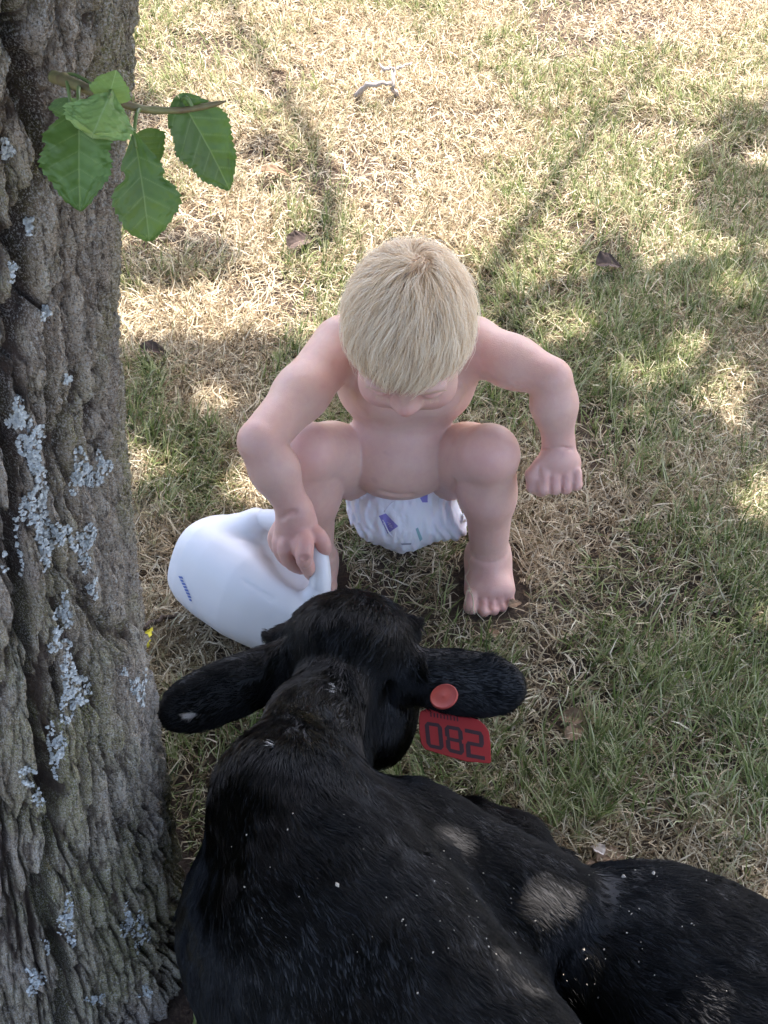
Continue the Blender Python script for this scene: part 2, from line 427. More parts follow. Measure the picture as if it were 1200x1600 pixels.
# crest of the photograph's left side: fine grid on the face towards the camera, coarse behind
thf = np.linspace(-math.pi * .78, math.pi * .12, 420); thc = np.linspace(math.pi * .12, math.pi * 1.22, 60)[1:-1]
TH = np.concatenate([thf, thc]); ZZ = np.concatenate([np.arange(-.06, 1.06, .0025), np.linspace(1.06, 2.25, 40)[1:]])
TT, Z2 = np.meshgrid(TH, ZZ, indexing='ij')
TW = np.where(TT > math.pi, TT - 2 * math.pi, TT)
dsp, bigm, midm = trunk_disp(TT, Z2)
for cr, wd, dp in ((CRACK, .0048, .030), (CRACK2, .005, .018)):
    pts = [trunk_hit(*q) for q in cr]; pts = [(a * .17, b) for a, b in pts]
    dd = polyline_dist(TT * .17 + .0035 * (fbm(TT * 14, Z2 * 55, 0, 71, 2) - .5), Z2, pts)
    wv = wd * (.6 + .9 * vnoise(Z2 * 22, TT * 0, 0, 75))
    dsp = dsp - dp * (1 - sstep(wv * .5, wv * 1.9, dd)) + .004 * np.exp(-((dd - .014) / .008) ** 2)
ax_, ay_, rr_ = trunk_axis(Z2)
fl = 1 + .10 * np.exp(-Z2 / .09) * np.cos(3 * TT + .6)
big_wob = .010 * (fbm(np.cos(TT) * 2.2 + 9, np.sin(TT) * 2.2, Z2 * 3.2, 81, 2) - .5)
RRR = rr_ * fl + big_wob + dsp
TV = np.stack([ax_ + RRR * np.cos(TT), ay_ + RRR * np.sin(TT), Z2], -1)
nt, nz = TT.shape
i_, j_ = np.meshgrid(np.arange(nt), np.arange(nz - 1), indexing='ij'); k_ = (i_ * nz + j_).ravel(); kn = (((i_ + 1) % nt) * nz + j_).ravel()
trunkV = TV.reshape(-1, 3); trunkQ = np.stack([k_, kn, kn + 1, k_ + 1], 1)
hh = np.clip((dsp + .026) / .036, 0, 1)
trunk_obj = mesh_obj('trunk', trunkV, trunkQ, bark_material(), TREE, attrs={'height': ('FLOAT', hh.ravel()), 'furrow': ('FLOAT', bigm.ravel())})
sub = trunkQ[(trunkV[trunkQ[:, 0], 2] < 1.1)]
trunk_bvh = BVHTree.FromPolygons([tuple(v) for v in trunkV], [tuple(int(a) for a in q) for q in sub])
def hit(bvh, px, py):
    d = nrm(ray(px, py)); loc, nor, _, _ = bvh.ray_cast(Vector((0, 0, CAM_H)), Vector(d)); return (None, None) if loc is None else (np.array(loc), np.array(nor))

# pale foliose lichen: every patch a crust of small lobed flakes lying on the bark
def lichen_material():
    m = M('lichen'); p = m.pos(); n = m.noise(420, 4, .7, p); n2 = m.noise(60, 3, .6, p)
    c = m.ramp(n.outputs[0], [(.3, (.34, .35, .34)), (.5, (.52, .54, .53)), (.7, (.70, .73, .72))])
    c = m.mix(m.math('MULTIPLY', n2.outputs[0], .35), c, (.36, .40, .35))
    return m.done(m.principled(c, .9, m.bump(n.outputs[0], .6, .001)))
LM = lichen_material()
LICH = [(28, 650, 16, 24), (10, 232, 9, 14), (22, 424, 8, 20), (45, 350, 8, 13), (50, 700, 18, 32), (58, 790, 20, 48), (20, 855, 13, 45), (128, 738, 20, 30), (158, 730, 11, 22),
        (94, 830, 12, 16), (128, 850, 17, 32), (143, 918, 8, 14), (98, 955, 12, 24), (92, 1000, 14, 18), (112, 1075, 20, 44), (86, 1170, 12, 40), (58, 1220, 22, 28), (216, 1072, 13, 24),
        (104, 1440, 12, 34), (198, 1440, 9, 26), (220, 1455, 10, 28), (54, 1530, 14, 20), (72, 1475, 8, 12), (148, 1560, 14, 8), (195, 1048, 5, 8), (225, 1548, 10, 10), (70, 488, 7, 10), (105, 590, 6, 8), (70, 850, 14, 30)]
for li, (lx, ly, lw, lh) in enumerate(LICH):
    V = []; Fq = []
    nfl = int(lw * lh * 1.5)
    for _ in range(nfl):
        a = random.random() * 6.283; r = math.sqrt(random.random())
        ex = 1 + .45 * math.sin(3 * a + li) * r
        qx, qy = lx + lw * r * math.cos(a) * ex, ly + lh * r * math.sin(a) * ex
        if fbm(qx / 3.5, qy / 5, li, 5, 2) < .50: continue
        P, N = hit(trunk_bvh, qx, qy)
        if P is None: continue
        ax, ay, rr = trunk_axis(P[2])
        if math.hypot(P[0] - ax, P[1] - ay) < rr - .017: continue
        N = nrm(.5 * N + nrm([P[0] - ax, P[1] - ay, 0]) + rng.normal(0, .18, 3)); t = nrm(np.cross(N, [0.1, 0.2, 1])); b = np.cross(N, t)
        base = len(V); k = 6; rad = random.uniform(.0007, .0017); P = P + N * .0006; V.append(P + N * .0005)
        for q in range(k):
            an = q * 6.283 / k + random.random() * .5; r2 = rad * random.uniform(.6, 1.2)
            V.append(P + r2 * (math.cos(an) * t + math.sin(an) * b) + N * random.uniform(.0002, .0016))
        Fq += [[base, base + 1 + q, base + 1 + (q + 1) % k] for q in range(k)]
    if len(V) > 60: mesh_obj('lichen', V, np.array(Fq), LM, TREE, smooth=False)

# ------------------------------------------------------------------ leafy shoot from the trunk
def leaf_material(name, face, back, vein, trans=.35):
    m = M(name); u = m.attr('vein').outputs['Fac']; p = m.pos(); n = m.noise(45, 4, .6, p); n2 = m.noise(300, 3, .6, p)
    c = m.mix(m.ramp(n.outputs[0], [(.38, (0,) * 3), (.66, (.8,) * 3)]), face, tuple(x * .58 for x in face)); c = m.mix(m.ramp(m.noise(17, 3, .6, p).outputs[0], [(.5, (0,) * 3), (.75, (.5,) * 3)]), c, (face[0] * 1.7, face[1] * 1.35, face[2]))
    c = m.mix(m.math('MULTIPLY', u, .8), c, vein)
    g = m.n('ShaderNodeNewGeometry')
    c = m.mix(g.outputs['Backfacing'], c, m.mix(m.math('MULTIPLY', u, .7), back, vein))
    b = m.bump(n2.outputs[0], .25, .0006)
    pr = m.principled(c, .42, b); pr.inputs['Specular IOR Level'].default_value = .45
    tr = m.n('ShaderNodeBsdfTranslucent'); m.l(m.mix(.55, c, (.22, .42, .05)), tr.inputs[0])
    mx = m.n('ShaderNodeMixShader'); mx.inputs[0].default_value = trans; m.l(pr.outputs[0], mx.inputs[1]); m.l(tr.outputs[0], mx.inputs[2])
    m.l(mx.outputs[0], m.out.inputs[0]); return m.m
LEAFM = leaf_material('mulberry_leaf_green', (.088, .165, .038), (.20, .29, .09), (.25, .34, .12))
LEAFY = leaf_material('young_leaf_green', (.25, .38, .12), (.28, .40, .15), (.36, .48, .22))
def broad_leaf(base, tip, width, normal, fold=.25, curl=.15, serr=14, lobe=0.0, wave=.03, petiole=None, seed=0, asym=0.0, bend=0.0, pk=.7, res=(84, 61)):
    """a serrate leaf: midrib from base to tip, `normal` = the side that faces out. Returns V, Q, vein"""
    base, tip = A(*base), A(*tip); L = np.linalg.norm(tip - base); t = nrm(tip - base); n = nrm(normal - (normal @ t) * t); s = np.cross(t, n)
    nu, nv = res; U = np.linspace(0, 1, nu)[:, None]; Vv = np.linspace(-1, 1, nv)[None, :]
    U = U + 0 * Vv; Vv = Vv + 0 * U
    prof = np.clip(np.sin(math.pi * np.clip(U, 0, 1) ** pk) ** .72 * (1 - .18 * U), 0, None)
    sgn = np.sign(Vv)
    prof = prof * (1 + asym * sgn) - lobe * np.exp(-((U - .36) / .055) ** 2) * (sgn > 0) * .6 - lobe * np.exp(-((U - .42) / .05) ** 2) * (sgn < 0) * .35
    saw = (U * serr) % 1.0
    prof = prof * (1 + .11 * saw + .05 * np.sin(U * 19 + seed * 2) * (np.sign(Vv) > 0) + .06 * np.sin(U * 14 + seed) * (np.sign(Vv) < 0)) + .006 * np.sin(U * 31 + seed)
    wv = width / 2 * prof
    # basal lobes sweep back a little, side veins run forward
    along = U * L + (np.abs(Vv) * .16 - .05 * np.abs(Vv) ** 2) * width * np.cos(math.pi * U * .9) * -1.0 * (U < .35) * (1 - U / .35) + .10 * width * (saw - .5) * .12 * np.abs(Vv) ** 6
    vein = np.exp(-(Vv * prof / .020) ** 2)
    pos_ = (U * 7.5 - np.abs(Vv) * prof * 1.7 * (width / L) * 1.6)
    pos_ = pos_ * .72; sv = np.abs((pos_ % 1.0) - .5) * 2
    side = np.exp(-((1 - sv) / .060) ** 2) * (.9 - .5 * np.abs(Vv)) * (np.abs(Vv) < .93) * (U > .02)
    vein = np.clip(np.maximum(vein, side * .75), 0, 1)
    up = -np.abs(Vv) * 0 + fold * np.abs(Vv * prof) * width / 2 - curl * L * (U - .3) ** 2 * np.sign(curl) * abs(curl) ** 0
    up = fold * np.abs(Vv * prof) * width / 2 - curl * L * (U ** 2) + wave * width * (fbm(U * 5 + seed, Vv * 3 * (.3 + U), 0, seed, 3) - .5) * 2 * np.abs(Vv)
    up = up + .00035 * (1 - vein) * (L / .07) + .00025 * np.cos(pos_ * 2 * math.pi) * (L / .07)
    P = base + along[..., None] * t + (Vv * wv + bend * L * U ** 2)[..., None] * s + up[..., None] * n
    i, j = np.meshgrid(np.arange(nu - 1), np.arange(nv - 1), indexing='ij'); k = (i * nv + j).ravel()
    return P.reshape(-1, 3), np.stack([k, k + 1, k + nv + 1, k + nv], 1), vein.ravel()
def twig_material():
    m = M('young_twig'); n = m.noise(60, 4, .6, m.pos())
    c = m.ramp(n.outputs[0], [(.35, (.13, .085, .04)), (.65, (.20, .19, .07))])
    return m.done(m.principled(c, .6, m.bump(n.outputs[0], .4, .001)))
TWM = twig_material()
SH = empty('shoot', A(0, 0, 0), None); SH.parent = TREE; SH.location = Vector(PD(92, 124, .765)) - TREE.location
tw = resample([PD(84, 120, .77), PD(108, 128, .755), PD(150, 145, .74), (PD(205, 166, .745)), PD(236, 172, .75), PD(285, 172, .755), PD(325, 165, .758), PD(353, 158, .76)], 40)
trad = (1 + .22 * np.exp(-(((np.arange(40) % 9.5) - 4) / .9) ** 2)) * np.interp(np.linspace(0, 1, 40), [0, .15, .3, .6, .9, 1], [.0034, .0029, .0023, .0017, .0014, .0005])
v, f = tube(tw, trad, 10, rough=.12); mesh_obj('twig', v, f, TWM, SH)
tocam = lambda p: nrm(A(0, 0, CAM_H) - p)
PET = leaf_material('petiole_green', (.17, .24, .07), (.17, .24, .07), (.2, .26, .1), .1)
def leaf(bpx, tpx, width, d0, d1, nrm_off=(0, 0, 0), from_=None, mat=None, **kw):
    b, t = PD(*bpx, d0), PD(*tpx, d1)
    n = nrm(tocam((b + t) / 2) + A(*nrm_off))
    V, Q, ve = broad_leaf(b, t, width, n, **kw)
    o = mesh_obj('leaf', V, Q, mat or LEAFM, SH, attrs={'vein': ('FLOAT', ve)})
    if from_ is not None:
        mid = (A(*from_) + b) / 2 + A(0, 0, .004)
        v, f = tube(resample([from_, mid, b, b + (t - b) * .1], 12), np.linspace(.0011, .0008, 12), 7)
        mesh_obj('petiole', v, f, PET, SH)
    return o
leaf((283, 158), (369, 293), .032, .758, .775, (.25, -.1, .35), tw[30], fold=.38, curl=.10, wave=.06, seed=3, serr=17, asym=.10, bend=.05, pk=.8)
leaf((210, 215), (240, 377), .034, .735, .745, (0.15, 0, .2), tw[19], fold=.34, curl=.10, wave=.07, lobe=.35, seed=5, serr=13, bend=.03, pk=1.5)
leaf((216, 216), (249, 262), .024, .752, .765, (.2, .2, .0), None, fold=.1, curl=.1, seed=9, serr=8)
leaf((124, 182), (120, 327), .036, .725, .72, (-.2, 0, .15), tw[8], fold=.36, curl=.08, wave=.07, lobe=.15, seed=11, serr=15, bend=-.02, pk=.95)
leaf((172, 148), (146, 204), .036, .700, .688, (.0, .1, .4), tw[14], LEAFY, fold=-.12, curl=.12, wave=.13, seed=15, serr=12, pk=1.5)
leaf((170, 152), (181, 112), .019, .712, .702, (.1, 0, .3), None, LEAFY, fold=.2, curl=.1, seed=17, serr=9)
leaf((110, 160), (108, 192), .020, .75, .752, (-.2, 0, .2), tw[5], fold=.2, curl=.1, seed=19, serr=8)
v, f = tube(resample([PD(95, 118, .765), PD(112, 116, .757), PD(128, 122, .752), PD(142, 131, .747)], 10), .0009, 7); mesh_obj('petiole', v, f, PET, SH)

# ------------------------------------------------------------------ limbs and crown (overhead, out of the frame: they cast the shade)
LIMBM = trunk_obj.data.materials[0]
top = TV[:, -1].mean(0)
def limb(pts, r0, r1, n=26, parent=TREE):
    P = resample(pts, n); P = P + rng.normal(0, .006, P.shape); P[0] = pts[0]
    v, f = tube(P, np.linspace(r0, r1, n), 12, rough=.15)
    mesh_obj('limb', v, f, LIMBM, parent, attrs={'height': ('FLOAT', np.full(len(v), .6))})
limb([top + A(0, 0, -.15), top + A(.25, .25, .45), A(.3, 1.0, 3.0), A(.7, 1.3, 3.5)], .12, .03)
limb([top + A(0, 0, -.15), top + A(-.3, -.1, .5), A(-1.0, .5, 3.1), A(-1.8, .2, 3.5)], .12, .03)
limb([top + A(0, 0, -.2), top + A(.2, -.4, .5), A(.5, -.4, 2.9), A(1.3, -.7, 3.3)], .10, .03)
limb([top + A(0, 0, -.2), top + A(-.2, .4, .55), A(-.8, 1.5, 3.0), A(-1.1, 2.2, 3.4)], .09, .02)
def over(px, py, h):                                             # the point at height h whose shadow falls on ground pixel (px, py)
    g = PZ(px, py, 0); return g + SUN * (h / SUN[2])
for line, r in (([(505, 395), (503, 300), (478, 220), (430, 140), (380, 60), (330, -60)], .021), ([(735, 500), (775, 430), (815, 370), (862, 300), (925, 215), (1010, 120)], .019),
                ([(1150, 215), (1000, 190), (840, 185), (690, 165)], .010), ([(503, 300), (440, 250), (330, 232), (240, 250)], .010)):
    limb([over(x, y, 2.7 + .05 * i) for i, (x, y) in enumerate(line)], r, r * .45)
# where the shade falls on the lawn, in pixels of the photograph -> ground
EDGE = [(-400, 520), (200, 520), (300, 530), (380, 545), (450, 565), (520, 560), (640, 540), (740, 520), (790, 485), (850, 460), (930, 445), (1010, 432), (1100, 420), (1250, 405), (1600, 380)]
BLOB = [(255, 415, 75, 38), (1170, 335, 75, 62), (1195, 210, 70, 36), (1120, 260, 26, 20), (1250, 120, 60, 60), (330, 395, 28, 22), (395, 240, 32, 12), (300, 262, 30, 14), (210, 180, 30, 30), (940, 410, 40, 18)]
HOLE_G = [(1185, 795, .035), (400, 775, .04), (235, 745, .03), (300, 500, .05), (205, 500, .06), (1075, 400, .04), (1060, 560, .02), (590, 640, .03), (980, 600, .025), (880, 520, .04), (330, 640, .022), (1120, 640, .03), (1140, 470, .03)]
HOLE_C = [(705, 1340, .281, .015), (845, 1448, .243, .018), (890, 1472, .234, .012), (815, 1527, .332, .015), (880, 1562, .19, .018), (1100, 1580, .256, .016), (1195, 1440, .12, .03)]
def to_px(G):
    rel = G - A(0, 0, CAM_H); d = rel[:, 1] * cp - rel[:, 2] * sp; v = rel[:, 1] * sp + rel[:, 2] * cp
    return 600 + 2400 * rel[:, 0] / d, 800 - 2400 * v / d, d
def sun_ground(P): return P - SUN * (P[..., 2:3] / SUN[2])
holes = [(PZ(x, y, 0), r) for x, y, r in HOLE_G] + [(sun_ground(PZ(x, y, z)), r) for x, y, z, r in HOLE_C]
nL = 52000
G = np.stack([rng.uniform(-2.9, 2.9, nL), rng.uniform(-2.4, 3.2, nL), np.zeros(nL)], 1)
H = rng.uniform(2.15, 3.5, nL) ** 1.0
px_, py_, d_ = to_px(G); ok = d_ > .2
edge = np.interp(px_, [e[0] for e in EDGE], [e[1] for e in EDGE]) + 60 * (fbm(G[:, 0] * 7, G[:, 1] * 7, 0, 91, 2) - .5)
inshade = (G[:, 1] < .5) | (ok & (py_ > edge + 8))
for bx, by, bw, bh in BLOB: inshade |= (((px_ - bx) / bw) ** 2 + ((py_ - by) / bh) ** 2 < 1) & (rng.random(nL) < .75)
keep = inshade & ((G[:, 0] + .1) ** 2 / 5.6 + (G[:, 1] - .6) ** 2 / 4.6 < 1)
lr = rng.uniform(.026, .044, nL)
for g, r in holes: keep &= np.hypot(G[:, 0] - g[0], G[:, 1] - g[1]) > r + lr * .75
G, H, lr = G[keep], H[keep], lr[keep]
# a denser spray above the child, and small leaves round the gaps that let sun flecks through
ne = 3000; Ge = np.stack([rng.uniform(-.42, .36, ne), rng.uniform(.52, 1.62, ne), np.zeros(ne)], 1); He = rng.uniform(2.2, 3.3, ne); le = rng.uniform(.024, .036, ne)
nf_ = 2600; c_ = rng.integers(0, len(HOLE_C), nf_); Gf = np.array([holes[len(HOLE_G) + i][0] for i in c_]) + np.concatenate([rng.normal(0, .07, (nf_, 2)), np.zeros((nf_, 1))], 1); Hf = rng.uniform(1.65, 1.95, nf_); lf = rng.uniform(.012, .020, nf_)
G2 = np.vstack([Ge, Gf]); H2 = np.concatenate([He, Hf]); l2 = np.concatenate([le, lf]); k2 = np.ones(len(G2), bool)
for g, r in holes: k2 &= np.hypot(G2[:, 0] - g[0], G2[:, 1] - g[1]) > r + l2 * .9
G = np.vstack([G, G2[k2]]); H = np.concatenate([H, H2[k2]]); lr = np.concatenate([lr, l2[k2]]); C_ = G + SUN * (H / SUN[2])[:, None]
nl = len(G); az = rng.uniform(0, 6.283, nl); tl = rng.uniform(.1, .75, nl)
N_ = np.stack([np.sin(tl) * np.cos(az), np.sin(tl) * np.sin(az), np.cos(tl)], 1)
a_ = rng.uniform(0, 6.283, nl); e1 = np.stack([np.cos(a_), np.sin(a_), 0 * a_], 1); e1 -= (e1 * N_).sum(1)[:, None] * N_; e1 /= np.linalg.norm(e1, axis=1)[:, None]; e2 = np.cross(N_, e1)
tmpl = [(-1.1, 0, 0), (-.75, .55, .08), (0, .8, .12), (.7, .5, .02), (1.35, 0, -.25), (.7, -.5, .02), (0, -.8, .12), (-.75, -.55, .08)]
V = np.stack([C_ + lr[:, None] * (x * e1 + y * e2 + z * N_) for x, y, z in tmpl], 1).reshape(-1, 3)
b_ = (np.arange(nl) * 8)[:, None]
Q = np.vstack([b_ + A(0, 1, 2, 3).astype(int), b_ + A(0, 3, 4, 5).astype(int), b_ + A(0, 5, 6, 7).astype(int)])
CM = leaf_material('crown_leaf', (.07, .13, .04), (.12, .18, .08), (.2, .3, .1), .38)
o = mesh_obj('crown', V, Q, CM, TREE, smooth=False); tag(o, kind='stuff')

# ================================================================== TODDLER
def skin_material():
    m = M('skin'); p = m.pos(); red = m.attr('red').outputs['Fac']
    n1 = m.noise(22, 4, .6, p); n2 = m.noise(1100, 3, .7, p); n3 = m.noise(85, 5, .7, p)
    c = m.mix(n1.outputs[0], (.60, .385, .30), (.70, .465, .37))
    c = m.mix(m.ramp(n3.outputs[0], [(.40, (0,) * 3), (.70, (.42,) * 3)]), c, (.56, .31, .285))
    c = m.mix(red, c, (.64, .275, .235))
    n5 = m.noise(38, 2, .5, p); c = m.mix(m.ramp(n5.outputs[0], [(.70, (0,) * 3), (.76, (.22,) * 3)]), c, (.40, .20, .19))
    b = m.bump(n2.outputs[0], .5, .0006, m.bump(n3.outputs[0], .3, .0014))
    o = m.principled(c, .44, b, Subsurface_Weight=.4, Subsurface_Scale=.004)
    o.inputs['Subsurface Radius'].default_value = (1.0, .42, .25); o.inputs['Specular IOR Level'].default_value = .38
    return m.done(o)
SKIN = skin_material()
KID = empty('person', (.02, 1.40, 0), 'blond toddler in a white nappy squatting barefoot and holding the milk jug handle', 'person')
B = SDF((-.185, 1.19, -.012), (.26, 1.56, .50), .0021)
# head frame
HC = PD(639, 516, 1.660); phi = R_(34); yaw = R_(-4); rollh = R_(2)
hf = A(math.sin(yaw) * math.cos(phi), -math.cos(yaw) * math.cos(phi), -math.sin(phi))
hr = nrm(np.cross(A(0, 0, 1), hf)); hr = nrm(hr + math.tan(rollh) * np.cross(hf, hr) * 0)  # towards the picture's right
hu = nrm(np.cross(hf, hr))
if hu[2] < 0: hu = -hu
if hr[0] < 0: hr = -hr
HM = np.array([hr, hf, hu])
HS_ = .93                                                     # toddler head against the measures below
def hd(x, f, u): return HC + HS_ * (x * hr + f * hf + u * hu)
hip = {1: A(.072, 1.462, .115), -1: A(-.030, 1.462, .115)}
# ---- torso and neck
T = B.like()
T.ell((.022, 1.465, .095), (.072, .055, .055), k=.03)
T.ell((.019, 1.430, .158), (.074, .062, .058), k=.02)
T.ell((.026, 1.450, .246), (.083, .055, .060), k=.022)
T.cone((-.040, 1.452, .305), (.100, 1.448, .305), .033, .033, k=.035)
T.ell((.027, 1.470, .285), (.085, .045, .055), k=.03)
T.cone((.028, 1.455, .315), hd(0, -.035, -.055), .040, .040, k=.022)
T.ell((.000, 1.408, .262), (.030, .018, .022), k=.02); T.ell((.058, 1.408, .262), (.030, .018, .022), k=.02)   # chest
# ---- head
Hd = B.like(); Hd.rs = HS_
Hd.ell(hd(0, -.010, .018), (.0655, .079, .064), HM, k=.01)
Hd.ell(hd(0, .028, -.020), (.058, .052, .058), HM, k=.025)
Hd.ell(hd(0, .036, -.060), (.038, .036, .032), HM, k=.03)           # jaw
Hd.ball(hd(0, .060, -.083), .013, k=.018)                            # chin
for s in (-1, 1):
    Hd.ell(hd(s * .033, .052, -.048), (.024, .024, .024), HM, k=.018)  # cheeks
    Hd.ell(hd(s * .026, .068, .008), (.022, .010, .0075), HM, k=.012)  # brows
    Hd.ell(hd(s * .028, .086, -.014), (.016, .014, .010), HM, k=.012, op='sub')  # eye sockets
    Hd.ell(hd(s * .028, .0655, -.0155), (.0128, .0118, .0100), HM, k=.004)        # lowered lids
    Hd.cone(hd(s * .019, .0765, -.0210), hd(s * .038, .0725, -.0205), .0011, .0009, k=.002, op='sub')  # lid slit
    # ear
    Hd.ell(hd(s * .066, -.010, -.020), (.0055, .0135, .020), HM, k=.006)
    Hd.ell(hd(s * .0715, -.006, -.019), (.004, .0075, .012), HM, k=.003, op='sub')
    Hd.cone(hd(s * .070, -.012, -.002), hd(s * .071, -.022, -.014), .0026, .0026, k=.004)
Hd.cone(hd(0, .073, -.006), hd(0, .081, -.029), .0062, .0080, k=.012)    # nose
Hd.ball(hd(0, .0850, -.034), .0095, k=.009)
for s in (-1, 1):
    Hd.ball(hd(s * .0095, .080, -.0365), .0060, k=.007)
    Hd.ball(hd(s * .0045, .0850, -.0430), .0024, k=.003, op='sub')
Hd.ell(hd(0, .0735, -.0585), (.0155, .0075, .0045), HM, k=.005); Hd.ell(hd(0, .0715, -.0665), (.0130, .0075, .0045), HM, k=.005)
Hd.cone(hd(-.014, .0805, -.0628), hd(.014, .0805, -.0628), .0010, .0010, k=.0015, op='sub')
T.merge(Hd, .012)
B.f = T.f
# ---- legs
def leg(s, knee, ankle, toe, kr=.0370):
    th = B.like(); h = hip[s]
    th.cone(h, h * .45 + knee * .55, .043, .0385, k=.01); th.cone(h * .45 + knee * .55, knee, .0385, kr, k=.02)
    th.cone(h + A(0, 0, -.018), h * .4 + knee * .6 + A(0, .006, -.022), .038, .032, k=.02)
    sh = B.like(); mid = knee * .58 + ankle * .42
    sh.cone(knee + A(0, .004, -.004), mid, kr - .003, .0310, k=.015); sh.cone(mid, ankle, .0300, .0230, k=.015)
    sh.ell(knee * .66 + ankle * .34 + A(-s * .006, .016, 0), (.031, .030, .042), k=.02)    # calf muscle
    sh.ell(knee + A(0, -.012, .004), (.025, .020, .024), k=.02)                             # knee cap
    # ankle bracelet fold
    c = ankle * .82 + knee * .18
    sh.merge(th, .0025)
    # foot
    ft = B.like(); g = A(0, 0, 0); heel = A(ankle[0], ankle[1] + .022, .024)
    dirf = nrm(A(toe[0] - ankle[0], toe[1] - ankle[1], 0)); side = A(-dirf[1], dirf[0], 0) * 1.0
    if side[0] < 0: side = -side
    ball = A(*(A(toe[0], toe[1], 0) - dirf * .016)); ball[2] = .015
    ft.ball(heel, .0235, k=.01)
    ft.cone(A(ankle[0], ankle[1], ankle[2] - .004), A(ball[0], ball[1], .020), .0255, .0165, k=.012)
    for q, rr in ((-.017, .0165), (0, .0165), (.016, .0150)):
        ft.cone(heel + side * q * .5 + A(0, 0, -.004), ball + side * q, .019, rr, k=.012)
    ft.cone(ankle, ankle + A(0, .004, -.012), .0245, .027, k=.012)
    toes = B.like(); inner = -s                                    # big toe on the inner side
    spec = [(-.0265, .0095, .002), (-.0105, .0072, .0085), (.0015, .0068, .0065), (.0130, .0064, .001), (.0235, .0062, -.007)]
    for q, rr, fw in spec:
        one = B.like() if False else toes
        b0 = ball + side * (q * s) * .85 + A(0, 0, -.001); tp = A(toe[0], toe[1], 0) + dirf * (fw + .004) + side * (q * s); 
        mid_ = (b0 + tp) / 2 + A(0, 0, .006); mid_[2] = rr + .0085; tp[2] = rr + .001
        one.cone(b0, mid_, .0095, rr * .86, k=.0015); one.cone(mid_, tp, rr * .86, rr, k=.002); one.ball(tp + dirf * .0015, rr * 1.02, k=.0012)
    ft.merge(toes, .0015)
    for q, rr, fw in spec:                                          # nails
        tp = A(toe[0], toe[1], 0) + dirf * (fw + .0085) + side * (q * s); tp[2] = rr * 2.05 + .002
        ft.ell(tp, (rr * .55, rr * .6, .0012), k=.001, op='sub')
    # crease where the instep meets the shin
    sh.merge(ft, .004)
    for dz, r_, dd in ((0, .0016, .0), (.0085, .0012, .0)):
        ring = [A(ankle[0] + .0272 * math.cos(a), ankle[1] + .0265 * math.sin(a) - .001, ankle[2] + .008 + dz + .002 * math.cos(a)) for a in np.linspace(math.pi * 1.02, math.pi * 1.98, 12)]
        sh.chain(ring, [r_] * 12, k=.0035, op='sub')
    B.merge(sh, .0012)
kneeR, ankR, toeR = PZ(764, 710, .210), PZ(764, 862, .046), PZ(768, 946, .004)
kneeL, ankL, toeL = PZ(481, 707, .210), PZ(492, 868, .046), PZ(484, 934, .004)
leg(1, kneeR, ankR, toeR); leg(-1, kneeL, ankL, toeL)
# ---- arm gripping the jug (picture left)
sL, eL, wL = A(-.052, 1.446, .305), PD(407, 690, 1.70), PD(461, 799, 1.748)
ar = B.like()
ar.cone(sL, sL * .5 + eL * .5, .034, .0285, k=.02); ar.cone(sL * .5 + eL * .5, eL, .0285, .0258, k=.02)
fo = B.like(); fo.cone(eL, eL * .6 + wL * .4, .0262, .0258, k=.015); fo.cone(eL * .6 + wL * .4, wL, .0255, .0180, k=.015)
fo.cone(wL, wL + (wL - eL) * .12, .0185, .0175, k=.01)
ar.merge(fo, .002)
# jug handle centre line is needed for the grip
JA = A(-.208, 1.324, .073); JB = A(-.036, 1.154, .082); jt = nrm(JB - JA); jn = nrm(A(.33, .37, .866) - (A(.33, .37, .866) @ jt) * jt)
def JP(t, h, w=0): return JA + t * jt + h * jn + w * np.cross(jn, jt)
HAND = [JP(.030, .058), JP(.046, .078), JP(.072, .093), JP(.100, .099), JP(.126, .097), JP(.146, .086), JP(.160, .066), JP(.166, .046), JP(.168, .030)]
def finger(S, pts, rad, k=.0025):
    o = S.like(); o.chain(pts, rad, k); return o
hand = B.like()
pc = PD(464, 832, 1.757)
hand.ell(PD(464, 828, 1.758), (.0245, .0165, .026), np.array([nrm(A(1, .25, .1)), nrm(np.cross(nrm(PD(468, 850, 1.765) - wL), nrm(A(1, .25, .1)))), nrm(PD(468, 850, 1.765) - wL)]), k=.01)
hand.cone(wL, PD(462, 818, 1.755), .0185, .0195, k=.012)
def fg(S, pts, r0, r1, k=.0018):
    P = resample([PD(*p) for p in pts], 9); S.merge(finger(S, P, np.linspace(r0, r1, 9)), k)
fg(hand, [(478, 826, 1.758), (496, 836, 1.748), (506, 853, 1.752), (503, 866, 1.768)], .0098, .0078)          # index over the handle
fg(hand, [(452, 832, 1.754), (446, 858, 1.748), (454, 878, 1.758), (470, 888, 1.775)], .0095, .0076)           # middle finger down into the loop
fg(hand, [(442, 828, 1.762), (436, 852, 1.758), (445, 872, 1.77), (460, 882, 1.785)], .0090, .0070)            # ring finger
fg(hand, [(438, 820, 1.772), (428, 840, 1.772), (434, 858, 1.784), (448, 868, 1.795)], .0080, .0062)           # little finger
fg(hand, [(462, 838, 1.752), (470, 860, 1.742), (480, 884, 1.748), (488, 898, 1.768)], .0098, .0080)           # second finger, through the loop
fg(hand, [(474, 836, 1.744), (477, 852, 1.735), (476, 868, 1.732), (475, 877, 1.734)], .0100, .0088)           # thumb
nailp = PD(476, 871, 1.723); hand.ell(nailp, (.0055, .0020, .0065), k=.0008, op='sub')
ar.merge(hand, .007); B.merge(ar, .014)
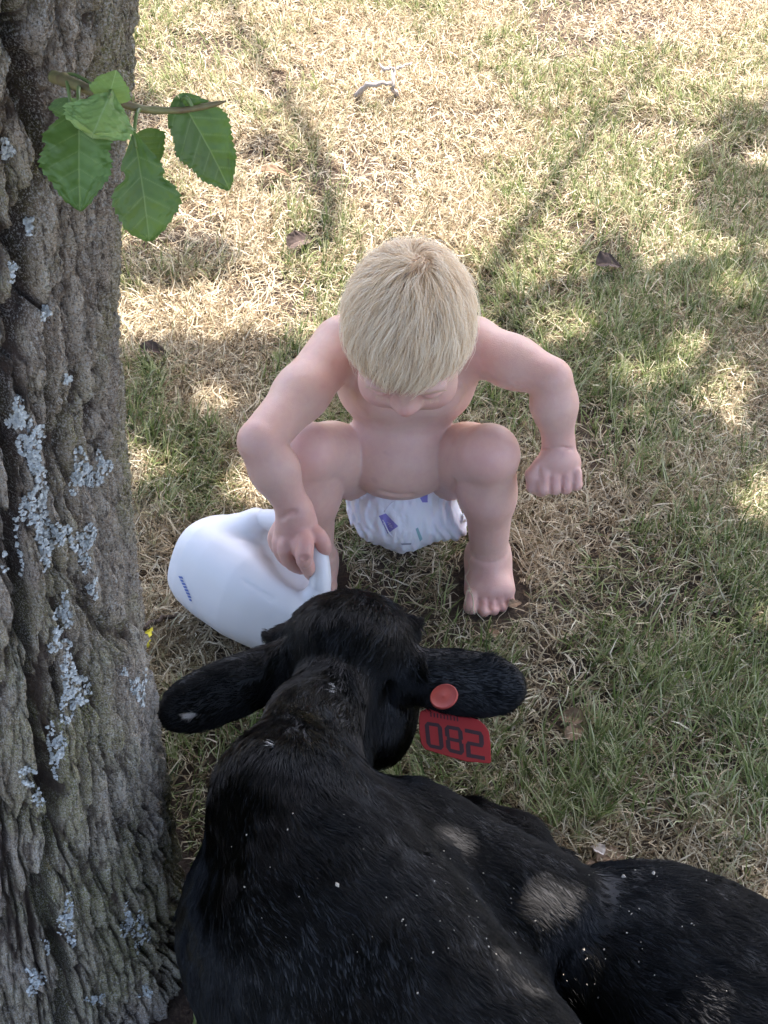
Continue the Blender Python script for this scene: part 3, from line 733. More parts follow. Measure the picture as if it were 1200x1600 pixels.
# ---- the other arm, held out with a closed fist
sR, eR, wR = A(.108, 1.446, .305), PD(861, 590, 1.752), PD(873, 692, 1.80)
ar = B.like()
ar.cone(sR, sR * .5 + eR * .5, .033, .0275, k=.02); ar.cone(sR * .5 + eR * .5, eR, .0275, .0240, k=.02)
fo = B.like(); fo.cone(eR + A(.001, 0, -.004), eR * .6 + wR * .4, .0248, .0252, k=.015); fo.cone(eR * .6 + wR * .4, wR, .0250, .0180, k=.015)
ar.merge(fo, .002)
fist = B.like()
fx = nrm(A(1, .10, -.03)); fd = nrm(PD(871, 760, 1.815) - wR); fn_ = np.cross(fx, fd); fn_ = fn_ if fn_[1] < 0 else -fn_
fist.cone(wR, PD(872, 715, 1.803), .0185, .0200, k=.012)
kc = PD(874, 733, 1.803)
fist.ell(kc - fd * .006 - fn_ * .002, (.0265, .0165, .0200), np.array([fx, fn_, fd]), k=.010)
for i, (q, rr) in enumerate(((-.0195, .0085), (-.0065, .0088), (.0065, .0085), (.0185, .0078))):
    k0 = kc + fx * q + fn_ * .007 + fd * .003; k1 = kc + fx * q + fn_ * .010 + fd * (.020 if i < 3 else .017); k2 = kc + fx * q - fn_ * .006 + fd * (.024 if i < 3 else .021); k3 = kc + fx * q * .9 - fn_ * .010 + fd * .010
    fist.merge(finger(fist, [k0, k1, k2, k3], [rr * .95, rr * .93, rr * .85, rr * .75]), .0012)
fist.merge(finger(fist, [kc - fx * .022 - fd * .006, kc - fx * .031 + fd * .006, kc - fx * .030 + fd * .020 - fn_ * .002, kc - fx * .020 + fd * .028 - fn_ * .008], [.0100, .0095, .0085, .0075]), .004)
ar.merge(fist, .006); B.merge(ar, .014)
# ---- small folds
def crease(pts, r=.0012, k=.004):
    P = resample(pts, 16); B.chain(P, [r] * 16, k=k, op='sub')
for cp_, r_ in (([(438, 811), (450, 803), (462, 800)], .0004),
                ([(846, 703), (870, 699), (896, 702)], .0012), ([(596, 768), (618, 774), (646, 772)], .0012),
                ([(708, 748), (710, 757), (707, 766)], .0014), ([(708, 768), (710, 783), (716, 798), (722, 812)], .0022),
                ([(860, 744), (860, 757), (861, 770)], .0010), ([(878, 744), (878, 757), (878, 770)], .0010), ([(897, 742), (896, 756), (894, 768)], .0010), ([(843, 728), (842, 740), (846, 754)], .0012),
                ([(747, 935), (745, 943), (744, 953)], .0012), ([(762, 935), (762, 943), (762, 953)], .0010), ([(775, 935), (776, 943), (776, 951)], .0010), ([(788, 932), (790, 940), (791, 947)], .0010)):
    P_ = [B.surf(*q) for q in cp_]
    if all(p is not None for p in P_): crease(P_, r_, .005 if cp_[0][0] < 840 and cp_[0][1] < 930 else .002)
BV, BQ = B.mesh(2)
body_bvh = BVHTree.FromPolygons([tuple(v) for v in BV], [tuple(int(a) for a in q) for q in BQ])
red = np.zeros(len(BV))
def blush(c, r, a): 
    global red
    red = np.maximum(red, a * np.exp(-(np.linalg.norm(BV - np.asarray(c), axis=1) / r) ** 2))
for c, r, a in ((kneeR + A(0, -.03, .015), .038, .36), (kneeL + A(0, -.03, .015), .036, .3), (hd(.034, .065, -.048), .022, .75), (hd(-.034, .065, -.048), .022, .75), (hd(0, .09, -.034), .013, .8),
                (toeR, .028, .6), (toeL, .03, .6), (kc + fd * .01, .040, .45), (wR, .05, .3), (PD(474, 850, 1.74), .045, .5), (wL, .05, .35), ((ankR + kneeR) / 2 + A(0, -.02, 0), .05, .22), ((ankL + kneeL) / 2, .05, .22), (eL, .035, .3), (eR, .035, .3), (PD(560, 590, 1.75), .035, .4), (PD(735, 575, 1.75), .035, .4),
                (hd(.067, -.01, -.02), .02, .6), (hd(-.067, -.01, -.02), .02, .6), (hd(0, .075, -.062), .012, .8), (ankR + A(0, -.04, -.01), .03, .25), (hd(.02, .07, -.01), .02, .5), (hd(-.02, .07, -.01), .02, .5)): blush(c, r, a)
kid_body = mesh_obj('body', BV, BQ, SKIN, KID, attrs={'red': ('FLOAT', red)})
# ---- hair
def hair_material(name, col, rough=.32, rnd=.25):
    m = M(name); r = m.attr('rnd').outputs['Fac']
    h = m.n('ShaderNodeBsdfHairPrincipled'); h.model = 'CHIANG'; h.parametrization = 'COLOR'
    c = m.mix(r, tuple(x * (1 - rnd) for x in col), tuple(min(1, x * (1 + rnd)) for x in col))
    m.l(c, h.inputs['Color']); h.inputs['Roughness'].default_value = rough; h.inputs['Radial Roughness'].default_value = .45
    m.l(h.outputs[0], m.out.inputs[0]); return m.m
def blond_material():
    m = M('blond_hair'); r = m.attr('rnd').outputs['Fac']
    c = m.ramp(r, [(0, (.44, .295, .165)), (.35, (.75, .565, .36)), (.7, (.92, .765, .55)), (1, (.98, .88, .71))])
    p = m.principled(c, .38); p.inputs['Specular IOR Level'].default_value = .5; t = m.n('ShaderNodeBsdfTranslucent'); m.l(c, t.inputs[0])
    mx = m.n('ShaderNodeMixShader'); mx.inputs[0].default_value = .35; m.l(p.outputs[0], mx.inputs[1]); m.l(t.outputs[0], mx.inputs[2]); m.l(mx.outputs[0], m.out.inputs[0]); return m.m
HAIRM = blond_material()
n_h = 34000
whorl = nrm(A(.10, -.72, .78))                                       # head frame: right, forward, up
loc = rng.normal(0, 1, (n_h * 3, 3)); loc /= np.linalg.norm(loc, axis=1)[:, None]
def hairline(l):                                                     # where hair grows, on the unit sphere of the skull
    x, f, u = l.T; fr = u > .30 + .10 * np.abs(x) - .05; side = u > -.12 - .05 * (f < 0); back = u > -.55
    return np.where(f > .45, fr, np.where(f > .02, u > .02 + .45 * np.clip(f, 0, .5), back))
loc = loc[hairline(loc)][:n_h]; n_h = len(loc)
SRX, SRF, SRU = .0655 * HS_, .079 * HS_, .064 * HS_; hc0 = hd(0, -.010, .018)
def skull(l, off): return hc0 + (l[:, :1] * (SRX + off)) * hr + (l[:, 1:2] * (SRF + off)) * hf + (l[:, 2:3] * (SRU + off)) * hu
cl = fbm(loc[:, 0] * 9 + 20, loc[:, 1] * 9 + 20, loc[:, 2] * 9 + 20, 101, 2) - .5
cl2 = fbm(loc[:, 0] * 26 + 20, loc[:, 1] * 26 + 20, loc[:, 2] * 26, 103, 2) - .5
K = 11; pts = np.zeros((n_h, K, 3)); l = loc.copy(); fwd_w = np.clip((loc[:, 1] + .75) / .9, 0, 1)
ln = np.where(loc[:, 1] > -.5, rng.uniform(.028, .051, n_h) * (1 + .35 * (fbm(loc[:, 0] * 17 + 9, loc[:, 2] * 5, 0, 107, 2) - .5)), rng.uniform(.018, .030, n_h)) * (1 + .3 * cl2)
rise = rng.uniform(.003, .0095, n_h) * (1 + 2.4 * cl2) + .003 * np.exp(-((loc - whorl) ** 2).sum(1) / .05)
for k in range(K):
    t = k / (K - 1); off = .0005 + rise * math.sin(min(1, t * 1.5) * math.pi / 2) + .002 * max(0, t - .7) + 0 * cl
    pts[:, k] = skull(l, off[:, None])
    away = l - whorl; away -= (away * l).sum(1)[:, None] * l; away /= np.linalg.norm(away, axis=1)[:, None] + 1e-6
    fwd = np.tile(A(0, .75, -.66), (n_h, 1)); fwd -= (fwd * l).sum(1)[:, None] * l; fwd /= np.linalg.norm(fwd, axis=1)[:, None] + 1e-6
    dwn = np.tile(A(0, .0, -1.0), (n_h, 1)); dwn -= (dwn * l).sum(1)[:, None] * l; dwn /= np.linalg.norm(dwn, axis=1)[:, None] + 1e-6
    sw = np.cross(l, away)
    w_f = (.55 * fwd_w * min(1, .3 + t))[:, None]
    d = away * (1 - w_f) + fwd * w_f + dwn * .15 + sw * (.9 * np.exp(-((l - whorl) ** 2).sum(1) / .10))[:, None] + sw * (1.5 * cl + 1.5 * cl2)[:, None]
    d /= np.linalg.norm(d, axis=1)[:, None]
    l = l + d * (ln / (K - 1) / .07)[:, None]; l /= np.linalg.norm(l, axis=1)[:, None]
pts[:, 1:] += rng.normal(0, .0005, (n_h, K - 1, 3)).cumsum(1) * .6
rad = np.tile(np.interp(np.linspace(0, 1, K), [0, .7, 1], [.00017, .00016, .00004]), (n_h, 1))
curves_obj('hair', pts, rad, HAIRM, KID, {'rnd': np.repeat(np.clip(.55 + 2.0 * cl2 + rng.normal(0, .22, n_h), 0, 1), K)})
# eyebrows and lashes, very fair
bp = []
for s in (-1, 1):
    for _ in range(34):
        q = rng.random(); P = hd(s * (.014 + .027 * q), .0785 - .006 * q * q, .008 + .004 * math.sin(q * 3) + rng.normal(0, .001)); bp.append([P, P + (s * .004 * hr + .0012 * hf), P + (s * .007 * hr + .0006 * hf)])
    for _ in range(16):
        q = rng.random(); P = hd(s * (.019 + .019 * q), .0775 - .004 * q, -.0205); bp.append([P, P + .003 * hf - .001 * hu, P + .0055 * hf - .0005 * hu + s * .001 * hr])
bp = np.array(bp); curves_obj('eyebrow', bp, np.tile([.00011, .0001, .00003], (len(bp), 1)), HAIRM, KID, {'rnd': np.full(bp.shape[0] * 3, .4)})

# ---- nappy
def nappy_material():
    m = M('white_nappy'); p = m.pos(); n = m.noise(260, 3, .5, p); n2 = m.noise(34, 4, .6, p, 1.5)
    c = m.mix(m.math('MULTIPLY', n2.outputs[0], .4), (.80, .80, .83), (.66, .67, .72))
    o = m.principled(c, .75, m.bump(n.outputs[0], .3, .0005, m.bump(n2.outputs[0], .5, .003)), Subsurface_Weight=.15, Subsurface_Scale=.004); return m.done(o)
D = SDF((-.075, 1.34, .0), (.125, 1.55, .15), .0022)
D.ell((.021, 1.452, .082), (.067, .068, .056), k=.02)
D.ell((.024, 1.414, .064), (.040, .040, .052), k=.02); D.ell((.021, 1.445, .062), (.064, .055, .045), k=.02)
D.cone(PZ(578, 822, .062) + A(0, .01, 0), PZ(706, 828, .062) + A(0, .01, 0), .020, .020, k=.02)
D.ell((.022, 1.48, .10), (.071, .060, .045), k=.02)
X, Y, Z = np.meshgrid(*[a.astype(float) for a in D.ax], indexing='ij')
band = np.abs(D.f) < .006
wr = np.zeros(D.f.shape); xb, yb, zb = X[band], Y[band], Z[band]
wr[band] = .0042 * (fbm(xb * 120 + yb * 30, zb * 26, yb * 50, 111, 3) - .5) * 2 + .0020 * (fbm(xb * 300, zb * 70, yb * 90, 113, 2) - .5) * 2 + .0022 * np.sin(xb * 520 + 5 * np.sin(zb * 90)) * sstep(.025, .06, np.abs(xb - .023))
D.f = (D.f + wr).astype(np.float32)
D.ell((.02, 1.42, .134), (.12, .1, .017), k=.004, op='sub')                      # cut at the waist
DV, DQ = D.mesh(1)
NAP = mesh_obj('nappy', DV, DQ, nappy_material(), KID, origin=(.022, 1.45, .08))
nap_bvh = BVHTree.FromPolygons([tuple(v) for v in DV], [tuple(int(a) for a in q) for q in DQ])
def decal(bvh, poly, mat, name, parent, n=14, lift=.0004, off=None):
    """a printed patch following the surface: poly = four corners in pixels"""
    P = []; p = [A(*q) for q in poly]
    for i in range(n + 1):
        for j in range(n + 1):
            u, v = i / n, j / n; q = (1 - u) * (1 - v) * p[0] + u * (1 - v) * p[1] + u * v * p[2] + (1 - u) * v * p[3]
            h, N = hit(bvh, q[0], q[1])
            if h is None: return None
            P.append(h + N * lift if N @ tocam(h) > 0 else h - N * lift)
    k = [(i * (n + 1) + j) for i in range(n) for j in range(n)]; k = np.array(k)
    return mesh_obj(name, np.array(P), np.stack([k, k + 1, k + n + 2, k + n + 1], 1), mat, parent)
def flat(name, col, rough=.6, **kw):
    m = M(name); n = m.noise(120, 3, .5, m.obj()); return m.done(m.principled(m.mix(m.math('MULTIPLY', n.outputs[0], .35), col, tuple(c * .75 for c in col)), rough, m.bump(n.outputs[0], .1, .0005), **kw))
PUR = flat('purple_print', (.25, .22, .55)); PWH = flat('white_print', (.7, .7, .75)); TEAL = flat('teal_print', (.30, .48, .50)); GRY = flat('grey_print', (.35, .35, .42))
decal(nap_bvh, [(592, 806), (603, 802), (622, 822), (606, 834)], PUR, 'print', NAP)
decal(nap_bvh, [(656, 778), (668, 772), (668, 785), (660, 785)], PUR, 'print', NAP, lift=.0003)
for i in range(11):
    qx, qy = 605 + 1.7 * (i % 4) + 2.2 * (i // 4), 815 + 3.2 * (i // 4) + .8 * (i % 4)
    decal(nap_bvh, [(qx, qy), (qx + .9, qy), (qx + .9, qy + 1.3), (qx, qy + 1.3)], PWH, 'dot', NAP, 1, .0009)
decal(nap_bvh, [(649, 826), (653, 824), (660, 842), (656, 846)], TEAL, 'print', NAP, 4)
decal(nap_bvh, [(626, 849), (643, 848), (642, 851), (628, 851)], GRY, 'print', NAP, 4)
for pts_ in ([(600, 800), (615, 783), (640, 778)], [(598, 812), (612, 838), (640, 858)]):
    P = [hit(nap_bvh, *q)[0] for q in pts_]
    if all(p is not None for p in P):
        v, f = tube(resample(P, 10), .0009, 6); mesh_obj('piping', v, f, PWH, NAP)

# ================================================================== MILK JUG
def jug_material():
    m = M('milky_plastic'); n = m.noise(30, 3, .5, m.pos()); n2 = m.noise(9, 2, .5, m.pos())
    c = m.mix(n2.outputs[0], (.66, .665, .68), (.74, .74, .75))
    o = m.principled(c, .38, m.bump(n.outputs[0], .12, .003), Subsurface_Weight=.5, Subsurface_Scale=.03)
    o.inputs['Subsurface Radius'].default_value = (.9, .95, 1.0); o.inputs['Coat Weight'].default_value = .08; return m.done(o)
JUG = empty('milk_jug', JP(.07, -.07), 'white translucent plastic milk jug lying in the grass, its neck at the calf', 'milk jug')
J = SDF(np.minimum(JA, JB) - .12, np.maximum(JA, JB) + .12, .0021)
jw = np.cross(jn, jt); JM = np.array([jt, jn, jw])
Jx, Jy, Jz = J.ax[0][:, None, None], J.ax[1][None, :, None], J.ax[2][None, None, :]
dx, dy, dz = Jx - JA[0], Jy - JA[1], Jz - JA[2]
t_ = dx * jt[0] + dy * jt[1] + dz * jt[2]; h_ = dx * jn[0] + dy * jn[1] + dz * jn[2]; w_ = dx * jw[0] + dy * jw[1] + dz * jw[2]
prof = np.interp(t_, [-.035, -.028, -.018, 0, .03, .08, .11, .14, .165, .19, .21, .235, .26], [.027, .043, .053, .0585, .0605, .059, .054, .047, .040, .033, .024, .0185, .0185])
# rounded square section
p4 = (np.abs(h_) ** 2.7 + np.abs(w_) ** 2.7) ** (1 / 2.7)
dj = (p4 - prof) * .8
dj = np.maximum(dj, -.036 - t_); dj = np.maximum(dj, t_ - .258)
J.f = dj.astype(np.float32)
J.ell(JP(.125, .088), (.060, .048, .034), JM, k=.018, op='sub')            # hollow under the handle
J.chain([JP(.010, .040), HAND[0], HAND[1], HAND[1] * .5 + HAND[2] * .5], [.020, .016, .0115, .0085], k=.020); J.chain([HAND[6], HAND[7], HAND[8]], [.0085, .010, .012], k=.016)
J.ell(JP(.045, .0, .078), (.055, .03, .006), JM, k=.004, op='sub')         # flat panels
J.ell(JP(.045, .0, -.078), (.055, .03, .006), JM, k=.004, op='sub')
for cp_ in ([(378, 906), (404, 922), (429, 937)],):
    P_ = [J.surf(*q) for q in cp_]
    if all(p is not None for p in P_): J.chain(resample(P_, 16), [.0002] * 16, k=.003, op='sub')
JV, JQ = J.mesh(2)
jug_body = mesh_obj('body', JV, JQ, jug_material(), JUG)
jug_bvh = BVHTree.FromPolygons([tuple(v) for v in JV], [tuple(int(a) for a in q) for q in JQ])
HS = J.like(); Ph = resample(HAND, 30); rr = np.interp(np.linspace(0, 1, 30), [0, .25, .6, .85, 1], [.0110, .0085, .0080, .0085, .011]); HS.chain(Ph, rr, .01)
# squash the handle a little and give it a seam flange
fl_ = resample([p + (p - JP(.11, .03)) * .10 for p in HAND], 30); HS.chain(fl_, [.0035] * 30, .004)
hv, hq = HS.mesh(1); mesh_obj('handle', hv, hq, jug_body.data.materials[0], JUG)
BLU = flat('blue_print', (.10, .16, .42))
for i in range(8):
    qx, qy = 279 + i * 2.3, 900 + i * 5.0 ; w1 = 3 + 3 * random.random()
    decal(jug_bvh, [(qx, qy), (qx + w1, qy + .8), (qx + w1 + 2, qy + 4.4), (qx + 2.2, qy + 3.8)], BLU, 'print', JUG, 3, .0005)

# ================================================================== CALF
CALF = empty('calf', (.05, .68, 0), 'black calf lying in the grass, drinking from the jug, red tag in one ear', 'calf')
def coat_material():
    m = M('black_hide'); n = m.noise(90, 4, .6, m.pos())
    return m.done(m.principled(m.mix(n.outputs[0], (.0015, .0015, .002), (.003, .0028, .003)), .7, m.bump(n.outputs[0], .2, .001)))
HIDE = coat_material()
m = M('black_coat'); h = m.n('ShaderNodeBsdfHairPrincipled'); h.model = 'CHIANG'; h.parametrization = 'ABSORPTION'
r = m.attr('rnd').outputs['Fac']; m.l(m.mix(r, (30, 30, 28), (14, 15, 15)), h.inputs['Absorption Coefficient'])
h.inputs['IOR'].default_value = 1.29; h.inputs['Roughness'].default_value = .16; h.inputs['Radial Roughness'].default_value = .5
m.l(h.outputs[0], m.out.inputs[0]); FURM = m.m
C = SDF((-.36, .20, -.012), (.50, 1.24, .44), .0037)
# trunk of the body
C.ell((-.045, .722, .190), (.122, .128, .165), k=.03)
bd = nrm(A(.60, -.80, 0)); bs = nrm(A(.80, .60, 0)); BM = np.array([bd, bs, A(0, 0, 1)])
C.ell(A(.040, .590, .180), (.215, .128, .165), BM, k=.04)
C.ell(A(.200, .420, .170), (.175, .140, .150), BM, k=.05)
C.cone((-.085, .800, .285), (.02, .66, .300), .055, .045, k=.05); C.cone((.02, .66, .300), (.20, .42, .280), .045, .045, k=.04)   # withers and back
C.ell(A(-.104, .762, .150), (.078, .082, .122), k=.045)                                       # near shoulder
C.ell(A(.015, .775, .150), (.065, .060, .100), k=.04)                                        # far shoulder
C.cone(PZ(640, 1305, .24), PZ(860, 1425, .225), .048, .048, k=.05)                             # ribs on the far flank
# neck
Nk = C.like()
Nk.cone((-.085, .805, .305), (-.066, .900, .280), .052, .037, k=.03); Nk.cone((-.066, .900, .280), (-.044, .985, .252), .037, .040, k=.03)
Nk.cone((-.066, .775, .19), (-.060, .900, .195), .062, .038, k=.03)
Nk.cone((-.060, .900, .195), (-.045, .975, .208), .038, .042, k=.03)
C.merge(Nk, .05)
# head: skull behind, muzzle ahead and down at the jug
Hc = C.like()
hc = A(-.034, 1.018, .259); mz = A(-.056, 1.152, .098); ht = nrm(mz - hc); hs = nrm(A(1, .12, 0) - (A(1, .12, 0) @ ht) * ht); hn = np.cross(hs, ht)
hn = hn if hn[2] > 0 else -hn
QM = np.array([hs, ht, hn])
def cd(x, f, u): return hc + x * hs + f * ht + u * hn
Hc.ell(cd(0, .010, .000), (.062, .070, .054), QM, k=.02)
Hc.ell(cd(0, -.022, .004), (.040, .030, .036), QM, k=.025)                                     # poll
Hc.ell(cd(0, .060, .006), (.056, .060, .046), QM, k=.03)                                       # forehead
Hc.cone(cd(0, .07, -.004), cd(0, .170, -.012), .044, .034, k=.03)
Hc.ell(cd(0, .192, -.012), (.036, .024, .028), QM, k=.015)                                     # muzzle
for s in (-1, 1):
    Hc.ell(cd(s * .060, .055, .012), (.019, .022, .018), QM, k=.012)                           # orbits
    Hc.ball(cd(s * .020, .206, -.004), .0065, k=.004, op='sub')                                # nostrils
    Hc.ell(cd(s * .030, .060, -.052), (.026, .062, .034), QM, k=.03)                           # cheeks
Hc.ell(PZ(592, 1122, .165), (.036, .042, .062), k=.03)                                       # jaw angle towards the camera
Hc.cone(cd(.012, .02, -.085), cd(0, .150, -.040), .034, .022, k=.03)
C.merge(Hc, .010)
# ears: thin cupped plates
def ear(base, mid, tip, wid, up, s):
    a = nrm(tip - base); n = nrm(np.cross(a, up)); n = n if n[1] < 0 else -n; w = np.cross(n, a); L = np.linalg.norm(tip - base)
    E = C.like(); Mx = np.array([a, w, n])
    E.ell(mid, (L * .50, wid, .0085), Mx, k=.01)
    E.ell(mid * .55 + tip * .45, (L * .34, wid * .80, .0080), Mx, k=.02)
    E.cone(base, mid * .6 + base * .4, .021, .017, k=.03)
    C.merge(E, .018)
    E2 = C.like()
    return Mx, L
eb, et = PZ(640, 1052, .245), PZ(800, 1074, .238)
em = PZ(728, 1068, .243); MR, LR = ear(eb, em, et, .0300, A(0, .62, .78), 1)
lb, lt = PZ(440, 1042, .245), PZ(276, 1112, .232)
lm = PZ(345, 1082, .240); ML, LL = ear(lb, lm, lt, .0275, A(0, .62, .78), -1)
# hind quarter nearest the grass: haunch, stifle, folded leg
Hq = C.like()
Hq.ell(PZ(1035, 1522, .165), (.120, .082, .095), np.array([nrm(A(.86, -.50, .0)), nrm(A(.5, .86, 0)), A(0, 0, 1)]), k=.03)
Hq.cone(PZ(985, 1515, .165), PZ(955, 1455, .10), .072, .050, k=.04)
Hq.cone(PZ(1100, 1550, .17), A(.34, .42, .17), .088, .10, k=.05)
Hq.cone(PZ(985, 1425, .06), PZ(1190, 1475, .06), .045, .036, k=.03)
Hq.cone(PZ(1190, 1480, .06), PZ(1300, 1580, .05), .034, .026, k=.02)
C.merge(Hq, .014)
# folded foreleg on the far side
Fl = C.like(); Fl.cone(PZ(735, 1300, .10), PZ(800, 1330, .09), .034, .034, k=.02); Fl.cone(PZ(800, 1330, .09), PZ(862, 1380, .07), .034, .027, k=.02)
Fl.cone(PZ(870, 1362, .06), PZ(740, 1330, .03), .024, .018, k=.01)
C.merge(Fl, .008)
# folded foreleg on the trunk side, tail
F2 = C.like(); F2.cone(A(-.13, .78, .07), A(-.10, .92, .05), .045, .034, k=.02); F2.cone(A(-.10, .92, .04), A(-.09, .80, .025), .026, .02, k=.01); C.merge(F2, .02)
C.chain([A(.30, .30, .26), A(.36, .26, .16), A(.40, .28, .05), A(.36, .34, .02)], [.016, .013, .011, .014], k=.01)
# a shallow groove along the spine hair and behind the shoulder
C.chain([A(-.02, .83, .32), A(.02, .78, .27), A(.03, .72, .34)], [.002, .002, .002], k=.0, op='sub')
zz = C.ax[2][None, None, :]; C.f = np.maximum(C.f, (.001 - zz) + 0 * C.f).astype(np.float32)
CV, CQ = C.mesh(2)
# loose skin and muscle relief
CN = vnormals(CV, CQ)
far = np.clip((1.0 - CV[:, 1]) / .25, 0, 1)
CV = CV + CN * (.006 * (fbm(CV[:, 0] * 14 + 30, CV[:, 1] * 14, CV[:, 2] * 14, 121, 3) - .5) * far)[:, None]
CN = vnormals(CV, CQ)
if (CN * (CV - CV.mean(0))).sum(1).mean() < 0: CN = -CN
calf_body = mesh_obj('body', CV, CQ, HIDE, CALF)
calf_bvh = BVHTree.FromPolygons([tuple(v) for v in CV], [tuple(int(a) for a in q) for q in CQ])
# coat: strands combed along the body
FLOW = [(A(-.036, 1.02, .31), A(-.1, -.8, .05)), (A(-.036, 1.09, .27), A(0, -.7, .4)), (A(.02, 1.06, .27), A(.5, -.6, -.1)), (A(-.09, 1.06, .27), A(-.5, -.6, -.1)), (A(-.05, 1.16, .15), ht), (A(-.06, .92, .31), A(-.25, -.9, .25)), (A(-.09, .81, .36), A(-.1, -.8, -.1)),
        (A(-.16, .74, .22), A(-.05, -.5, -.9)), (A(-.03, .70, .37), A(.6, -.8, -.05)), (A(.06, .60, .35), A(.65, -.75, -.05)), (A(.08, .78, .25), A(.75, -.35, -.45)), (A(.15, .68, .24), A(.7, -.5, -.45)),
        (A(.0, .93, .18), A(.1, -.7, -.6)), (A(.20, .45, .32), A(.6, -.8, -.1)), (A(.22, .68, .27), A(.9, -.2, -.2)), (A(.30, .62, .2), A(.7, -.5, -.7)), (A(-.05, .55, .2), A(.4, -.5, -.8)), (A(-.02, .98, .16), A(0, -.3, -1)),
        (A(.02, 1.0, .20), A(.1, -.4, -1)), (PZ(800, 1310, .1), A(.8, -.5, -.2))]
FP = np.array([f[0] for f in FLOW]); FD = np.array([nrm(f[1]) for f in FLOW])
NF = 190000
cent = CV[CQ[:, 0]]
depth = cent[:, 1] * cp - (cent[:, 2] - CAM_H) * sp
ppx, ppy, _ = to_px(cent); facing = (CN[CQ[:, 0]] * (A(0, 0, CAM_H) - cent)).sum(1) > -.35
inview = (ppx > -150) & (ppx < 1350) & (ppy < 1800) & facing
wgt = np.where(inview, 1.0, .10) * (cent[:, 2] > .008)
FPt, ff = area_sample(CV, CQ, NF, wgt)
FN = CN[CQ[ff, 0]]
w = 1 / (((FPt[:, None, :] - FP[None]) ** 2).sum(2) + 2e-4) ** 1.5
fl = (w[..., None] * FD[None]).sum(1)
# ears: from base to tip
for Mx, mid, s in ((MR, em, 1), (ML, lm, -1)):
    q = FPt - mid; a = q @ Mx[0]; on = (np.abs(a) < .075) & (np.abs(q @ Mx[1]) < .045) & (np.abs(q @ Mx[2]) < .02) & ((FPt[:, 0] > .04) if s > 0 else (FPt[:, 0] < -.115)) & (FPt[:, 1] > .9)
    d_ = Mx[0] * 1.0 + np.outer(q @ Mx[1], Mx[1]) * 14
    fl[on] = d_[on] * 1000
    if s > 0: ear_on = on
    else: ear_on |= on
fl -= (fl * FN).sum(1)[:, None] * FN; fl /= np.linalg.norm(fl, axis=1)[:, None] + 1e-9
cln = fbm(FPt[:, 0] * 60, FPt[:, 1] * 60, FPt[:, 2] * 60, 131, 3) - .5; cl3 = fbm(FPt[:, 0] * 16, FPt[:, 1] * 16, FPt[:, 2] * 16, 137, 2) - .5
sd = np.cross(FN, fl); fl = fl + sd * (1.5 * cln + 1.0 * cl3 + rng.normal(0, .12, NF))[:, None]; fl /= np.linalg.norm(fl, axis=1)[:, None]
LF = rng.uniform(.008, .015, NF) * (1 + 1.0 * cln)
crest = np.exp(-(np.linalg.norm((FPt - A(-.085, .83, .35)) * A(1, .5, 1), axis=1) / .06) ** 2); headtop = np.exp(-(np.linalg.norm(FPt - A(-.036, 1.06, .30), axis=1) / .06) ** 2)
LF = LF * (1 + .35 * crest + .3 * headtop); LF[ear_on] *= .62
lift = (.16 + .10 * rng.random(NF) + .12 * crest + .12 * headtop + .12 * np.clip(cln * 3, 0, 1)); lift[ear_on] += .08
K = 4; FU = np.zeros((NF, K, 3))
for k in range(K):
    t = k / (K - 1)
    FU[:, k] = FPt - FN * .0004 + fl * (LF * t)[:, None] + FN * (LF * lift * (t - .35 * t * t))[:, None]
FU[:, :, 2] = np.maximum(FU[:, :, 2], .002)
frad = np.tile(A(.00024, .00022, .00017, .00004), (NF, 1))
curves_obj('coat', FU, frad, FURM, CALF, {'rnd': np.repeat(np.clip(rng.random(NF) ** 1.0, 0, 1), K)})
# eyes, with lashes on the far eye
for s in (-1, 1):
    Vs = []; Fs = []
    c = cd(s * .0675, .056, .008); na, nb = 16, 10
    for i in range(nb + 1):
        for j in range(na):
            th_, ph_ = math.pi * i / nb, 2 * math.pi * j / na; Vs.append(c + .0135 * A(math.sin(th_) * math.cos(ph_), math.sin(th_) * math.sin(ph_), math.cos(th_)))
    Fs = [[i * na + j, i * na + (j + 1) % na, (i + 1) * na + (j + 1) % na, (i + 1) * na + j] for i in range(nb) for j in range(na)]
    mm = M('calf_eye'); mesh_obj('eye', Vs, Fs, mm.done(mm.principled((.012, .008, .008), .06)), CALF)
la = []
for s in (-1, 1):
    for _ in range(300):
        q = rng.normal(0, .55); P = cd(s * .074, .056 + .016 * q, .020 + rng.normal(0, .002) - .004 * q * q); d1 = nrm(s * hs * 1.0 + hn * .35 + ht * (.5 + .3 * q) + rng.normal(0, .15, 3)); la.append([P, P + d1 * .006, P + d1 * .0115 - hn * .0015])
la = np.array(la); curves_obj('eyelashes', la, np.tile([.00018, .00016, .00004], (len(la), 1)), FURM, CALF, {'rnd': np.full(len(la) * 3, .8)})
# white scuff at the tip of the near ear, paler spots on the neck
WH = hair_material('white_hair', (.70, .70, .68), .4, .1)
for (cx_, cy_, w_, h__, nn) in ((299, 1115, 12, 4, 130), (522, 1080, 6, 7, 14), (430, 1166, 5, 6, 12)):
    wp = []
    for _ in range(nn):
        P, N = hit(calf_bvh, cx_ + rng.normal(0, w_ * .4), cy_ + rng.normal(0, h__ * .4))
        if P is None: continue
        if N @ tocam(P) < 0: N = -N
        d1 = nrm(A(-1, -.25, -.15) + rng.normal(0, .3, 3) + N * .3); wp.append([P + N * .0015, P + N * .0030 + d1 * .004, P + N * .0032 + d1 * .008])
    wp = np.array(wp); curves_obj('white_hairs', wp, np.tile([.00018, .00016, .00004], (len(wp), 1)), WH, CALF, {'rnd': np.full(len(wp) * 3, .5)})

